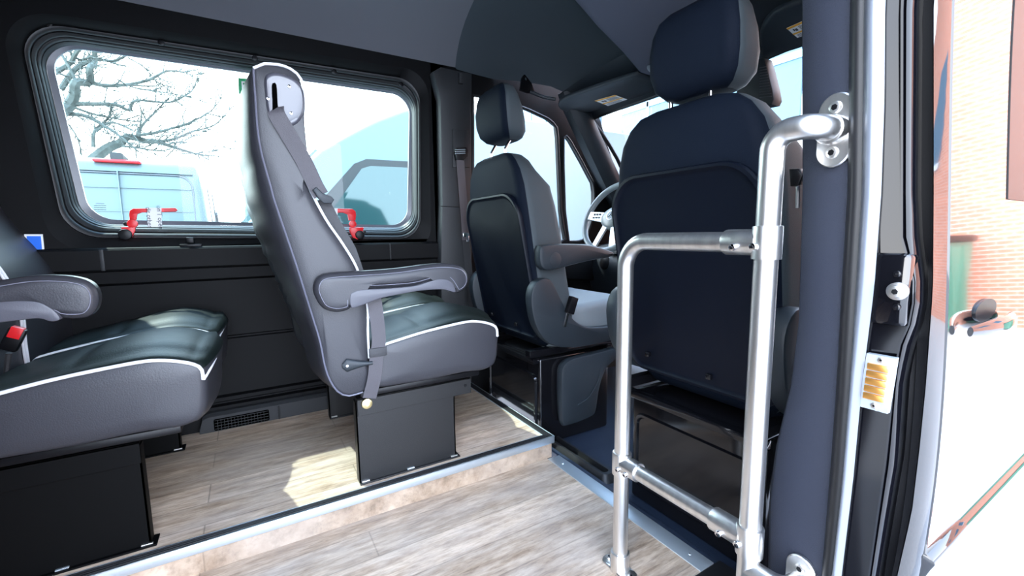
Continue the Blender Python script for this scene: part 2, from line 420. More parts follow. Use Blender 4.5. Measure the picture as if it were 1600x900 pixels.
# cab floor with raised moulded lip and slot
b = B(); box(b, (.975, .28, -.16), (2.6, 2.15, -.115))
box(b, (.975, .28, -.13), (1.00, 2.15, -.085), .004)
S(obj('floor', b, navymat), 'dark navy rubber mat floor of the driving cab')
b = B()
o_ = rrect(1.035, 1.085, 1.10, 1.62, .02, 5); i_ = rrect(1.045, 1.075, 1.115, 1.60, .012, 5)
loft(b, [[(x, y, -.115) for x, y in rrect(1.02, 1.10, 1.08, 1.64, .03, 5)], [(x, y, -.09) for x, y in o_], [(x, y, -.09) for x, y in i_], [(x, y, -.112) for x, y in i_]], caps=False)
b.faces.new([b.verts.new((x, y, -.112)) for x, y in i_])
S(obj('trim_5', b, rubber), 'moulded black slot in the cab floor mat')

# ---- left wall: upper panel with the window opening, profiled lower panels
L4 = rquad(pxy([(-6, 8), (669, 112), (674, 392), (80, 397)], 2.10), [.13, .11, .12, .13], 9)
L3 = rquad(pxy([(26, 30), (656, 126), (657, 374), (102, 372)], 2.13), [.11, .10, .11, .11], 9)
L2 = rquad(pxy([(47, 50), (647, 140), (648, 362), (122, 354)], 2.16), .10, 9)
L1 = rquad(pxy([(62, 63), (643, 147), (643, 356), (131, 350)], 2.185), .095, 9)
L0 = rquad(pxy([(76, 70), (640, 150), (636, 352), (142, 343)], 2.195), .085, 9)
wl = thing('wall_left', 'black trimmed left side wall of the van around the rear window', None, (-.4, 2.1, 0), kind='structure')
b = B(); plate(b, [(-1.9, .735), (.88, .735), (.88, 1.60), (-1.9, 1.60)], [L4], 2.10, 2.13); obj('window_panel', b, trimp, wl, angle=30)
b = B(); prof = [(2.10, .74), (2.088, .737), (2.082, .730), (2.082, .662), (2.088, .655), (2.10, .652), (2.102, .61), (2.112, .604), (2.12, .60), (2.12, .372), (2.126, .367), (2.126, .361), (2.12, .356), (2.12, .125), (2.098, .120), (2.098, .105), (2.104, .1), (2.104, .094), (2.08, .090), (2.08, -.02)]
sheet(b, prof, -1.9, .88); obj('lower_panel', b, trimp, wl, angle=25)
b = B(); box(b, (-.452, 2.079, .658), (-.440, 2.09, .734), .002); obj('armrest_joint', b, trimg, wl)
b = B(); box(b, (.575, 2.079, .658), (.580, 2.09, .734), .001); obj('armrest_joint', b, trimg, wl)
x, z = pxy([(298, 383)], 2.098)[0]
b = B(); box(b, (x-.035, 2.093, z-.006), (x+.035, 2.102, z+.004), .002); box(b, (x-.012, 2.09, z+.008), (x+.012, 2.11, z+.03), .003); obj('catch', b, blackp, wl)
w1 = thing('window_1', 'wide rounded side window in the left wall behind the passenger seats', None, (.1, 2.15, .84), kind='structure')
b = B(); loft(b, [[(p[0], y, p[1]) for p in L] for L, y in ((L4, 2.10), (L3, 2.128), (L3, 2.134))], caps=False); obj('recess_trim', b, trimp, w1, angle=50)
def ring_band(La, ya, Lb, yb, m, name, rise=.006):
    b = B(); A = [np.array([p[0], ya, p[1]]) for p in La]; Bq = [np.array([p[0], yb, p[1]]) for p in Lb]
    rr_ = []
    for t, h in ((0, 0), (.06, rise), (.2, rise*1.3), (.45, rise*1.2), (.5, rise*.2), (.56, rise*.2), (.6, rise*1.2), (.85, rise*1.2), (.95, rise), (1, 0)):
        rr_.append([a*(1-t)+q*t+np.array([0, -h, 0]) for a, q in zip(A, Bq)])
    loft(b, rr_, caps=False); return obj(name, b, m, w1, angle=60)
fr_ = ring_band(L3, 2.132, L2, 2.158, trimg if False else rubber, 'window_frame', .008)
ring_band(L2, 2.158, L1, 2.185, rubber, 'window_gasket', .008)
b = B(); loft(b, [[(p[0], y, p[1]) for p in L] for L, y in ((L1, 2.183), (L0, 2.190), (L0, 2.20))], caps=False); obj('glass_edge', b, sealm, w1)
b = B(); b.faces.new([b.verts.new((p[0], 2.198, p[1])) for p in L0]); obj('window_glass', b, glass, w1, smooth=False)
for q in [(76, 37), (252, 67), (398, 91), (522, 112), (627, 132), (197, 350), (569, 362)]:
    c = ony(*q, 2.13); screw('screw', (c[0], c[1], c[2]), (0, -1, 0), .011 if q[1] < 300 else .008, blackp, fr_)

b = B(); box(b, (-1.9, .22, -.14), (-.40, .32, 1.60), .02); S(obj('wall_right', b, trimp), 'right side wall of the van behind the sliding doorway')
b = B(); box(b, (-1.95, .22, -.14), (-1.9, 2.2, 1.95)); S(obj('wall_back', b, trimp), 'dark rear end of the passenger compartment')
# ---- ceiling: rear headliner and cab headliner
def hp(y0, z0, crown, yc=1.22):
    k = [(0, 0), (.012, .03), (.03, .08), (.07, .14), (.14, .20), (.24, .25), (.40, .29), (.62, .32), (.87, .335)]
    L_ = [(y0-a, z0+c*(crown-z0)/.335) for a, c in k]
    return L_+[(2*yc-y, z) for y, z in reversed(L_)]
b = B(); sheet(b, hp(2.115, 1.555, 1.90), -1.9, .945); o = S(obj('ceiling', b, headliner), 'dark grey rear headliner with rounded sides')
b = B()
secs = [(.935, 2.119, 1.553, 1.905), (.953, 2.112, 1.556, 1.896), (1.15, 2.10, 1.575, 1.885), (1.32, 2.06, 1.575, 1.86), (1.46, 2.01, 1.56, 1.80), (1.56, 1.97, 1.52, 1.68), (1.64, 1.93, 1.475, 1.53), (1.72, 1.90, 1.44, 1.47)]
loft(b, [[(x, y, z) for y, z in hp(y0, z0, c)] for x, y0, z0, c in secs], close=False, caps=False)
S(obj('ceiling', b, cabliner_shaded), 'headliner over the driving cab with shade put into its colour')
# overhead shelf bulkhead in the cab roof (dark, above the visors) with its central console
b = B()
ctop = [onx(925, -40, 1.15), onx(955, 60, 1.35), onx(985, 105, 1.45), onx(1018, 128, 1.52)]
rings = []
for x, y0, y1, z0, z1 in [(1.02, 1.44, .92, 1.80, 1.93), (1.12, 1.43, .94, 1.66, 1.90), (1.25, 1.41, .97, 1.56, 1.86), (1.38, 1.40, 1.00, 1.485, 1.80), (1.50, 1.43, 1.02, 1.445, 1.72), (1.60, 1.41, 1.04, 1.43, 1.60), (1.66, 1.39, 1.06, 1.43, 1.50)]:
    rings.append([(x, p[0], p[1]) for p in rrect(y1, y0, z0, z1, .05 if z1-z0 > .11 else .03, 5)])
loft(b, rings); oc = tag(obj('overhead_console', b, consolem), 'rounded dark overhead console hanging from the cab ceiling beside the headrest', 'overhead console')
c = onx(1020, 107, 1.30)
b = B(); d_ = Vector((-.55, .25, -.8)); cyl(b, c, d_, .022, .006, 24, bev=.002); rd = obj('reading_lamp', b, plate_m, oc)

# ---- left cab wall: door frame with windows
win2 = pxy([(737, 150), (745, 151), (790, 160), (823, 172), (853, 186), (867, 197), (869, 215), (871, 258), (874, 329), (881, 374), (870, 379), (737, 379)], 2.12)
win3 = pxy([(878, 216), (882, 213), (888, 220), (906, 252), (924, 286), (926, 300), (926, 315), (922, 345), (913, 373), (900, 377), (886, 377), (880, 330), (878, 260)], 2.12)
dr = thing('door_1', "driver's door and window frame on the left side of the cab", None, (1.4, 2.1, -.1), kind='structure')
outer = pxy([(672, 85), (815, 95), (880, 118), (930, 160), (950, 230), (985, 330), (1010, 385)], 2.10)
zb = -.12
b = B(); plate(b, [(outer[0][0], zb)]+outer+[(2.2, .70), (2.2, zb)], [win2, win3], 2.10, 2.135); obj('door_panel', b, trimp, dr, angle=30)
b = B()
for L in (win2, win3): tube(b, [(p[0], 2.105, p[1]) for p in resample(L, 60)], .008, 8, closed=True)
obj('window_rubber', b, rubber, dr)
b = B(); prism(b, pxy([(800, 384), (1010, 390), (1010, 440), (800, 436)], 2.02), 2.0, 2.10, bev=.02); obj('door_armrest', b, trimp, dr)
b = B(); prism(b, pxy([(760, 379), (1010, 383), (1010, 392), (760, 388)], 2.05), 2.05, 2.10, bev=.008); obj('door_sill', b, dashm, dr)
for nm, L, lb in (('window_2', win2, "driver's door window beyond the driver's seat"), ('window_3', win3, 'small triangular quarter window ahead of the driver')):
    b = B(); b.faces.new([b.verts.new((p[0], 2.12, p[1])) for p in L]); S(obj(nm, b, glassc, smooth=False), lb)
# A-pillar
a0, a1, a2 = ony(892, 160, 2.00), ony(950, 285, 2.055), ony(1003, 385, 2.10)
def apil(pts, name, label, mirror=False):
    b = B(); rings = []
    for (p, w) in pts:
        c = V3(p)
        if mirror: c.y = 2.44-c.y
        s = -1 if mirror else 1
        pr = [(-.045, -.03), (-.03, -.05), (.0, -.062), (.03, -.058), (.05, -.035), (.055, .0), (.04, .03), (-.03, .04)]
        rings.append([c+Vector((a*w*1.0, s*bb*w, a*w*.55)) for a, bb in pr])
    loft(b, rings); return S(obj(name, b, dashm), label)
apil([(a0+np.array([-.03, 0, .06]), 1.0), (a0, 1.1), (a1, 1.2), (a2, 1.3), (a2+(a2-a1)*.5, 1.35)], 'trim_6', 'dark windscreen pillar ahead of the quarter window')
b = B(); p0, p1, p2 = onz(925, 184, 1.425), ony(967, 293, 2.0), ony(1005, 370, 2.03)
# windshield: curved glass from the roof edge down to the dash
wt = [onz(924, 186, 1.425), onz(960, 172, 1.43), onz(1020, 151, 1.435), onz(1100, 122, 1.435), onz(1190, 93, 1.435), onz(1253, 66, 1.43)]
wt.append(wt[-1]+(wt[-1]-wt[-2])*1.2)
wt = [np.array(w) for w in wt]
_w0 = onx(1003, 371, 2.12)
wb = [np.array([2.12+.18*math.sin(PI*k/6), _w0[1]-((_w0[1]-.42)*k/6), .74]) for k in range(7)]
rings = []
for k in range(9):
    t = k/8; rings.append([a*(1-t)+q*t+np.array([.05*math.sin(PI*t), 0, .05*math.sin(PI*t)]) for a, q in zip(wt, wb)])
loft(b, rings, close=False, caps=False); w4 = S(obj('window_4', b, glassc), 'windscreen seen between and beside the front seats')
b = B(); edge = [a+np.array([-.01, 0, 0]) for a in wt]; tube(b, [V3(p) for p in [rings[k][0] for k in range(8, -1, -1)]+wt[1:]], .011, 8); obj('windscreen_seal', b, rubber, w4)
# header between windscreen and headliner
b = B(); rg = [[tuple(w+np.array([0, 0, -.004])) for w in wt], [(1.60-.0*i, w[1], 1.475) for i, w in enumerate(wt)], [(1.52, w[1], 1.53+.05*math.sin(PI*min(1, i/6))) for i, w in enumerate(wt)]]
loft(b, rg, close=False, caps=False); S(obj('trim_7', b, dashm), 'dark padded header above the windscreen')

# ---- left B pillar trim (behind the driver)
b = B(); L = pxy([(676, 112), (690, 104), (738, 115), (738, 200), (738, 640), (690, 640), (688, 404), (690, 316), (687, 155)], 2.05)
bulge_prism(b, L, 2.045, 2.13, lambda *a: 0, layers=1, edge=.016); bp_ = S(obj('trim_8', b, trimg), 'grey plastic pillar trim behind the driver seat')
b = B(); q0, q1 = ony(688, 322, 2.044), ony(738, 325, 2.044); tube(b, [q0, q1], .0015, 6); obj('panel_joint', b, blackp, bp_)
b = B(); L = pxy([(707, 202), (728, 202), (732, 206), (733, 262), (707, 262)], 2.043); prism(b, L, 2.038, 2.05, bev=.003); obj('belt_height_adjuster', b, trimg, bp_)
b = B(); L = pxy([(716, 115), (722, 116), (722, 132), (716, 131)], 2.043); prism(b, L, 2.03, 2.05, bev=.003); obj('clip', b, trimg, bp_)

# ---- right side: pillar behind the passenger seat, door seal, painted door frame, front door skin
def column(X, pts, zs):
    P = [onx(a, c, X) for c, a in pts]; P = sorted(P, key=lambda p: p[2]); Z = [p[2] for p in P]; Y = [p[1] for p in P]; out = []
    for z in zs:
        if z <= Z[0]: y = Y[0]+(Y[1]-Y[0])/(Z[1]-Z[0])*(z-Z[0])*.5
        elif z >= Z[-1]: y = Y[-1]
        else: y = float(np.interp(z, Z, Y))
        out.append((X, y, z))
    return out
ZS = list(np.linspace(-.14, 1.75, 64))
t0 = column(.83, [(0, 1253), (300, 1254), (500, 1248), (600, 1236), (700, 1212), (780, 1202), (900, 1200)], ZS)
t1 = column(.80, [(0, 1328), (300, 1324), (450, 1315), (600, 1307), (700, 1300), (850, 1288)], ZS)
t2 = column(.775, [(0, 1350), (300, 1346), (450, 1337), (600, 1328), (750, 1317), (900, 1301)], ZS)
t3 = column(.76, [(0, 1383), (150, 1382), (300, 1377), (450, 1366), (600, 1347), (750, 1333), (900, 1315)], ZS)
def strips(cols, name, m, parent=None, label=None, angle=40, closed=False):
    b = B(); loft(b, cols, close=closed, caps=closed); o = obj(name, b, m, parent, angle=angle)
    return S(o, label) if parent is None else o
def mid(a, c, t, dx=0, dy=0): return [(p[0]*(1-t)+q[0]*t+dx, p[1]*(1-t)+q[1]*t+dy, p[2]) for p, q in zip(a, c)]
def shift(a, dx=0, dy=0): return [(p[0]+dx, p[1]+dy, p[2]) for p in a]
cols = [shift(t0, .10, -.06), shift(t0, .02, 0), t0, mid(t0, t1, .1, -.006, .002), mid(t0, t1, .5, -.008, 0), mid(t0, t1, .93, -.004, 0), t1]
pil = strips(cols, 'trim_9', pillarp, None, 'navy-black padded pillar trim carrying the grab rail beside the open doorway', 60)
def roundstrip(a, c, n, h):   # half-round moulding between two columns, bulging towards -x
    out = []
    for k in range(n+1):
        t = k/n; out.append([(p[0]*(1-t)+q[0]*t-h*math.sin(PI*t), p[1]*(1-t)+q[1]*t, p[2]) for p, q in zip(a, c)])
    return out
strips(roundstrip(t1, t2, 8, .012), 'trim_10', rubber, None, 'black rubber lip along the pillar trim')
strips(roundstrip(t2, t3, 12, .016), 'trim_11', sealm, None, 'pale shiny round door seal along the open doorway', 60)
q0 = [(.776, p[1]*.776/.76*.992, p[2]) for p in t3]
p1 = column(.782, [(0, 1408), (300, 1408), (380, 1406), (410, 1422), (440, 1429), (490, 1427), (520, 1416), (545, 1402), (600, 1398), (680, 1388), (900, 1358)], ZS)
p2 = column(.792, [(0, 1432), (300, 1430), (380, 1433), (430, 1441), (490, 1440), (545, 1421), (600, 1411), (660, 1407), (720, 1403), (900, 1373)], ZS)
p2i = shift(p2, .045, .006)
p3 = column(.80, [(0, 1459), (300, 1459), (450, 1458), (600, 1447), (700, 1437), (800, 1425), (900, 1402)], ZS)
fr = thing('trim_12', 'gloss black painted door frame beside the open side doorway', None, (.78, .24, 0), kind='structure')
strips([shift(t3, .005, .002), q0, p1, mid(p1, p2, .2, -.012, 0), mid(p1, p2, .4, -.013, 0), mid(p1, p2, .5, -.004, 0), mid(p1, p2, .6, -.013, 0), mid(p1, p2, .85, -.012, 0), p2], 'frame_skin', framep, fr, angle=50)
strips([p2, p2i, shift(p3, .05, .004), shift(p3, .003, .002), p3], 'frame_recess', blackp, fr, angle=50)
# striker and contact plate on the door frame
def on_frame(px, py, X=.766): return onx(px, py, X)
stk = thing('door_striker', 'round bolted striker on the gloss black door frame above the brass contacts', 'door striker', tuple(on_frame(1400, 455)))
c = V3(on_frame(1403, 455)); b = B(); box(b, (c.x+.0, c.y-.012, c.z-.05), (c.x+.03, c.y+.035, c.z+.052), .006); obj('mounting_block', b, paint, stk)
b = B(); cyl(b, c, (-1, 0, 0), .0125, .004, 24, bev=.001); obj('flange', b, steel, stk)
b = B(); cyl(b, c+Vector((-.004, 0, 0)), (-1, 0, 0), .0085, .007, 20, bev=.002); pb = obj('bolt', b, steel, stk)
b = B(); cyl(b, c+Vector((-.011, 0, 0)), (-1, 0, 0), .004, .0004, 6); obj('socket', b, blackp, pb, smooth=False)
for q in [(1403, 428), (1402, 480)]:
    screw('screw', V3(on_frame(*q))+Vector((-.002, 0, 0)), (-1, 0, 0), .0045, glossblk, stk)
cpl = thing('contact_plate', 'upright plate of five orange brass contacts on the black door frame', 'contact plate', tuple(on_frame(1376, 600)))
c0, c1_ = V3(on_frame(1381, 560)), V3(on_frame(1369, 636))
yl = lambda z, e_: c1_.y+(c0.y-c1_.y)*(z-c1_.z)/(c0.z-c1_.z)+e_
b = B(); zt, zb_ = c0.z+.004, c1_.z-.004
loft(b, [[(.771, yl(z, a), z) for a, z in ((.019, zb_), (-.015, zb_), (-.015, zt), (.019, zt))], [(.761, yl(z, a), z) for a, z in ((.019, zb_), (-.015, zb_), (-.015, zt), (.019, zt))]]); obj('backing', b, alum, cpl, smooth=False)
for k in range(5):
    z0 = c1_.z+.011+(c0.z-c1_.z-.018)*k/5; z1 = z0+(c0.z-c1_.z-.018)/5-.002
    b = B(); box(b, (.757, yl(z0, -.010), z0), (.761, yl(z0, .015), z1), .001); obj('contact', b, brass, cpl)
screw('screw', (.761, yl(c0.z-.002, .001), c0.z-.002), (-1, 0, 0), .0042, steel, cpl); screw('screw', (.761, yl(c1_.z+.003, .001), c1_.z+.003), (-1, 0, 0), .0042, steel, cpl)
# outer skin: narrow body strip, dark gap, front passenger door
g = column(.835, [(0, 1483), (300, 1490), (400, 1482), (500, 1478), (600, 1469), (700, 1468), (800, 1458), (900, 1436)], ZS)
fr2 = thing('door_2', 'glossy black front passenger door seen edge-on from outside', None, (1.2, .18, 0), kind='structure')
ps = [(p[0], q[1]*.25+p[1]*.75, p[2]) for p, q in zip(p3, g)]
ZD = [z for z in ZS if z > .27]
gy = [(q[1]) for q in g]
# smooth barrel profile for the door skin
pf = np.polyfit([z for z in ZS if .2 < z < 1.3], [y for y, z in zip(gy, ZS) if .2 < z < 1.3], 3)
def ydoor(z): return float(np.polyval(pf, min(max(z, .2), 1.25)))
edge_ = [(.80, p3[i][1], z) for i, z in enumerate(ZS)]
b = B(); loft(b, [p3, [(.812, min(y_[1], ydoor(z)+.004), z) for y_, z in zip(p3, ZS)], [(.830, ydoor(z), z) for z in ZS], [(.8325, ydoor(z)+.004, z) for z in ZS], [(.8325, ydoor(z)+.03, z) for z in ZS]], close=False, caps=False); S(obj('trim_13', b, paint), 'glossy black body strip between the doorway and the front door')
def doorprof(z): return ydoor(z)
prf = [(ydoor(z), z) for z in ZS if z > .30]
low = [(.1955, .287), (.189, .283), (.186, .275), (.190, .265), (.2, .235), (.203, .200), (.206, .15), (.209, .08), (.212, .0), (.215, -.06)]
dy = ydoor(.30)-.197
low = [(y+dy, z) for y, z in low]
full = [(q[0], q[1]) for q in reversed(prf)]+low
b = B(); loft(b, [[(.839, y+.03, z) for y, z in full], [(.839, y+.003, z) for y, z in full], [(.841, y, z) for y, z in full]]+[[(x, y, z) for y, z in full] for x in (1.0, 1.3, 1.7, 2.1)], close=False, caps=False); obj('door_skin', b, paint, fr2, angle=50)
# handle
hc = ony(1520, 505, ydoor(.65))
b = B(); hx = hc[0]; hz = hc[2]; yy = ydoor(hz)
loft(b, [[(hx+.05+.055*math.cos(a), yy+h, hz+.016+.018*math.sin(a)) for a in [2*PI*k/28 for k in range(28)]] for h in (.006, -.0015)]); hcup = obj('handle_cup', b, blackp, fr2)
b = B(); rings = []
for k in range(11):
    t = k/10; x = hx-.06+.22*t; w = .017*math.sin(PI*min(.96, max(.04, t)))**.4; o2 = -.010-.016*math.sin(PI*min(1, t*1.05)); rings.append([(x, yy+o2+w*.45*math.cos(a), hz-.004+w*math.sin(a)) for a in [2*PI*j/12 for j in range(12)]])
loft(b, rings); obj('door_handle', b, paint, fr2)
c = ony(1590, 200, ydoor(.9)-.002); zz_ = list(np.linspace(.82, 1.7, 20)); b = B()
loft(b, [[(x, ydoor(z)+o_, z) for z in zz_] for x, o_ in ((c[0]-.030, .002), (c[0]-.030, -.0015), (c[0]+.10, -.0015), (c[0]+.10, .002))], close=False, caps=False); obj('window_channel', b, blackp, fr2)
# running board below the front door
rbn = thing('running_board', 'silver running board with round holes below the front door', 'running board', (1.5, .0, -.2))
b = B(); bulge_prism(b, rrect(-.02, .11, -.20, -.165, .015, 4), 1.5, 2.8, lambda *a: 0, layers=1, edge=.01, plane='x'); obj('step_tube', b, rubber, rbn)
b = B(); box(b, (1.5, -.03, -.166), (2.8, -.0, -.158), .003); obj('edge_trim', b, chrome, rbn)
b = B()
holes = []
for k in range(16):
    for j in range(2): holes.append([(1.65+.07*k+.02*math.cos(a), .03+.045*j+.014*math.sin(a)) for a in [2*PI*i/12 for i in range(12)]])
plate(b, [(1.6, 0), (2.8, 0), (2.8, .11), (1.6, .11)], holes, -.165, -.158, plane='z'); obj('tread', b, alum, rbn, smooth=False)

# ================================================================== OBJECTS
# heater duct at the foot of the wall
hd = thing('heater_duct', 'low grey plastic air duct with a dark grille at the foot of the left wall', 'air duct', (.1, 2.06, 0))
b = B(); x0, x1 = -.215, .34
rings = []
for x, k in ((x0, .2), (x0+.012, .85), (x0+.03, 1), (x1, 1)):
    rings.append([(x, 2.085, 0), (x, 2.05, .001), (x, 2.046, .06*k+.004), (x, 2.06, .072*k+.004), (x, 2.085, .074*k+.004)])
loft(b, rings); hdb = obj('duct_body', b, trimg, hd, angle=30)
gx0, gx1 = ony(333, 650, 2.045)[0], ony(420, 640, 2.045)[0]
b = B(); prism(b, rrect(gx0, gx1, .006, .052, .006, 4), 2.043, 2.049); hg = obj('grille', b, voidm, hd)
for k in range(4):
    b = B(); box(b, (gx0+.003, 2.0405, .013+k*.0115), (gx1-.003, 2.0435, .0143+k*.0115)); obj('slat', b, trimg, hg, smooth=False)
for k in range(15):
    b = B(); x = gx0+.012+k*(gx1-gx0-.02)/15; box(b, (x, 2.0400, .008), (x+.0012, 2.0432, .05)); obj('slat', b, trimg, hg, smooth=False)
b = B(); x = ony(435, 632, 2.045)[0]; prism(b, rrect(x-.004, x+.004, .003, .06, .0035, 4), 2.041, 2.047); obj('rib', b, blackp, hd)

# ---------------------------------------------------------------- bench seats
SY = 1.300      # near side plane of the bench
def make_arm(t, rear):
    # armrest
    ao = pxy([(494, 464), (491, 451), (495, 438), (505, 430), (525, 426.5), (566.7, 424), (620, 420), (673, 413), (700, 412), (721, 416), (731, 426), (733, 440), (727, 452), (715, 457.5), (708, 448), (700, 438), (686.7, 436.5), (646.7, 447), (600, 451), (566.7, 453), (550, 459), (549, 480), (540, 486), (524, 488), (505, 482)], SY-.05)
    if rear: ao = pxy([(153, 466), (148, 450), (132, 438), (100, 431.5), (50, 431), (0, 438), (-50, 446), (-85, 456), (-98, 475), (-95, 500), (-75, 512), (-50, 512), (-40, 492), (0, 488), (40, 487), (75, 489), (92, 497), (115, 499), (136, 496), (149, 484)], SY-.05)
    A_ = resample(cr_spline(ao, 4), 110)
    b = B(); bulge_prism(b, A_, SY-.052, SY-.006, lambda i, p, n, v: 0, layers=4, edge=.014, cap_dome=.003); ar = obj('armrest', b, leather, t, angle=70)
    b = B(); ap = np.array(A_); cc = ap.mean(axis=0)
    st_ = []
    NA = len(A_)
    for i in range(NA):
        tg = ap[(i+1) % NA]-ap[i-1]; tg /= np.linalg.norm(tg); nn = np.array([tg[1], -tg[0]])
        area = sum(ap[k][0]*ap[(k+1) % NA][1]-ap[(k+1) % NA][0]*ap[k][1] for k in range(NA))
        nn = nn*(1 if area > 0 else -1); st_.append(ap[i]-nn*.011)
    sel = [p for p in st_ if p[1] > ap[:, 1].min()-1]
    tube(b, [(p[0], SY-.0535, p[1]) for p in st_], .0009, 5, closed=True); obj('stitching', b, stitch, ar)
    if rear: u = pxy([(94, 499), (88, 488), (74, 478), (55, 471), (20, 470), (-20, 474), (-45, 480), (-48, 500), (-20, 506), (20, 502), (60, 498), (80, 503)], SY-.056)
    else: u = pxy([(549, 481), (546.7, 462), (553, 456), (566.7, 452.5), (600, 451), (646.7, 446.7), (670, 440), (686.7, 436), (700, 437), (708, 443), (712.5, 457), (703, 455), (692, 452.5), (660, 454), (620, 461), (593, 467), (566.7, 477)], SY-.056)
    b = B(); bulge_prism(b, resample(cr_spline(u, 4), 70), SY-.057, SY-.012, lambda *a: 0, layers=1, edge=.004); obj('arm_support', b, greyarm, ar)
def make_bench(rear=False):
    t = thing('bench_seat', 'x', 'bench seat', (.41, 1.7, 0), 'double bench seats bolted to the raised floor')
    back_r = pxy([(396, 106), (397, 128), (399, 153), (402, 197), (408.5, 239), (424, 295), (428, 311), (445, 361), (464, 417), (489, 497), (500, 533), (508, 573), (517, 597), (529, 613), (545, 619), (567, 613)], SY)
    back_f = pxy([(584, 603), (581, 580), (577, 560), (575, 520), (574, 476), (559, 422), (537, 383), (509, 342), (484, 294), (467, 251), (464, 225), (470, 205), (478, 173), (476, 143), (469.6, 121.6), (457, 109), (438, 101), (413, 99)], SY)
    nb = len(back_r); raw = back_r+back_f
    out = resample(cr_spline(raw, 5), 110)
    P = np.array(out); rr_ = np.array(cr_spline(back_r[1:-3], 4, closed=False))
    rearness = []
    for p in P:
        d = np.min(np.linalg.norm(rr_-p, axis=1)); rearness.append(max(0, 1-d/.05))
    ztop = P[:, 1].max()
    def bulge_b(i, p, n, v):
        s = math.sin(PI*v)**.55
        k = rearness[i]; k = k*k*(3-2*k)
        h = (ztop-p[1])/(ztop-.3)
        rb = .030+.028*math.sin(PI*min(1, max(0, h*1.25)))
        front = -.012 if n[0] > .4 else .012*max(0, n[1])
        return k*rb*s+(1-k)*front*s
    cs = pxy([(585, 548), (598.7, 540), (625, 531), (660, 520), (695, 511), (726.7, 504), (742.7, 502.7), (760, 505), (773, 510), (777, 518), (776.5, 540), (774.7, 560), (769, 572), (755, 579), (729, 582), (700, 588), (673, 594), (630, 601), (596, 606), (583, 601), (583, 575)], SY)
    cout = resample(cr_spline(cs, 5), 90)
    cz = np.array(cout)
    def bulge_c(i, p, n, v):
        s = math.sin(PI*v)**.6; w = abs(2*v-1)
        u_ = min(1, max(0, (p[0]-.36)/.26)); topb = .010+.024*u_*u_*(3-2*u_)
        frb = .030 if n[0] > .5 else 0
        dip = -.007*math.exp(-((w-.72)/.10)**2) if n[1] > .5 else 0
        cross = -.006*math.exp(-((p[0]-.47)/.016)**2) if (n[1] > .5 and w < .7) else 0
        bot = .0
        return s*(topb*max(0, n[1])+frb*max(0, n[0])+bot)+dip+cross
    W = .415
    for s_i, y0 in enumerate((SY, SY+W+.012)):
        # cushion
        b = B(); bulge_prism(b, cout, y0, y0+W, bulge_c, layers=22, edge=.010, cap_dome=.006)
        c = obj('cushion', b, leather, t, angle=70)
        c.data.materials.append(leather_shade)
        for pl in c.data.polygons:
            if pl.normal.z > .35 and abs(pl.normal.y) < .8: pl.material_index = 1  # upward faces take the copy with the reflected tone painted in
        # piping along both top edges and across the front corner
        top = [p for p in cr_spline(cs, 5)][:48]
        for yy in (y0+.001, y0+W-.001):
            b = B(); tube(b, [(p[0], yy, p[1]+.001) for p in resample(top, 40, closed=False)], .0042, 8); obj('piping', b, whitep, c)
        fp = resample(cr_spline(cs, 5), 90); k0 = max(range(90), key=lambda i: fp[i][0]+fp[i][1]*.6)
        q = np.array(top[-1]); L_ = []
        for k in range(21):
            v = k/20; s = math.sin(PI*v)**.6
            L_.append((q[0]+.6*(.046*s+.002), y0+.001+(W-.002)*v, q[1]+.8*(.046*s+.002)))
        b = B(); tube(b, L_, .0042, 8); obj('piping', b, whitep, c)
        b = B(); L_ = []
        for k in range(15):
            v = .14+.72*k/14; L_.append((.705-.05*(abs(2*v-1)/.72)**4, y0+W*v, 0))
        # backrest
        b = B(); bulge_prism(b, out, y0, y0+W, bulge_b, layers=14, edge=.009, cap_dome=.005)
        br = obj('backrest', b, leather, t, angle=70)
        rp = resample(cr_spline(back_r, 5, closed=False), 50, closed=False)
        ft = resample(cr_spline(list(reversed(back_f[2:]))+[], 5, closed=False), 60, closed=False)
        for yy in (y0+.002, y0+W-.002):
            b = B(); tube(b, [(p[0], yy, p[1]) for p in rp], .0026, 8); obj('piping', b, greyp, br)
            b = B(); tube(b, [(p[0], yy, p[1]) for p in [rp[0]]+ft], .0036, 8); obj('piping', b, whitep, br)
    # belt guide plate on the near side of the backrest
    pl = pxy([(415, 125), (420, 117), (432, 115), (450, 120), (465, 129), (473, 145), (474, 165), (470, 183), (461, 193), (448, 197), (437, 197), (426, 191), (420, 178), (416, 150)], SY-.006)
    po = resample(cr_spline(pl, 5), 60); cen = np.mean(np.array(po), axis=0)
    b = B(); rings = []
    for k, y in ((1.07, .004), (1.06, -.002), (1.0, -.009), (.93, -.012), (.84, -.011), (.7, -.010), (.3, -.009)):
        rings.append([(cen[0]+(p[0]-cen[0])*k, SY+y, cen[1]+(p[1]-cen[1])*k) for p in po])
    loft(b, rings); gp = obj('belt_guide', b, plate_m, t, angle=50)
    b = B(); prism(b, [tuple(p) for p in resample(cr_spline(pxy([(425, 134), (428, 130), (432, 134), (434, 165), (436, 180), (427, 180), (426, 160)], SY-.010), 4), 30)], SY-.0132, SY-.009); obj('slot', b, voidm, gp)
    for q in [(419, 154), (452, 135), (455, 177)]:
        c = ony(*q, SY-.0105); screw('screw', c, (0, -1, 0), .0042, chrome, gp)
    # shoulder belt: from the slot across the outside, down to the floor bolt
    b = B(); bl = [ony(*q, y) for q, y in (((431, 168), SY-.010), ((433, 180), SY-.018), ((452, 212), SY-.016), ((475, 252), SY-.012), ((493, 290), SY-.008), ((502, 305), SY-.006))]
    bl = [tuple(p) for p in cr_spline([np.array(p) for p in bl], 5, closed=False)]
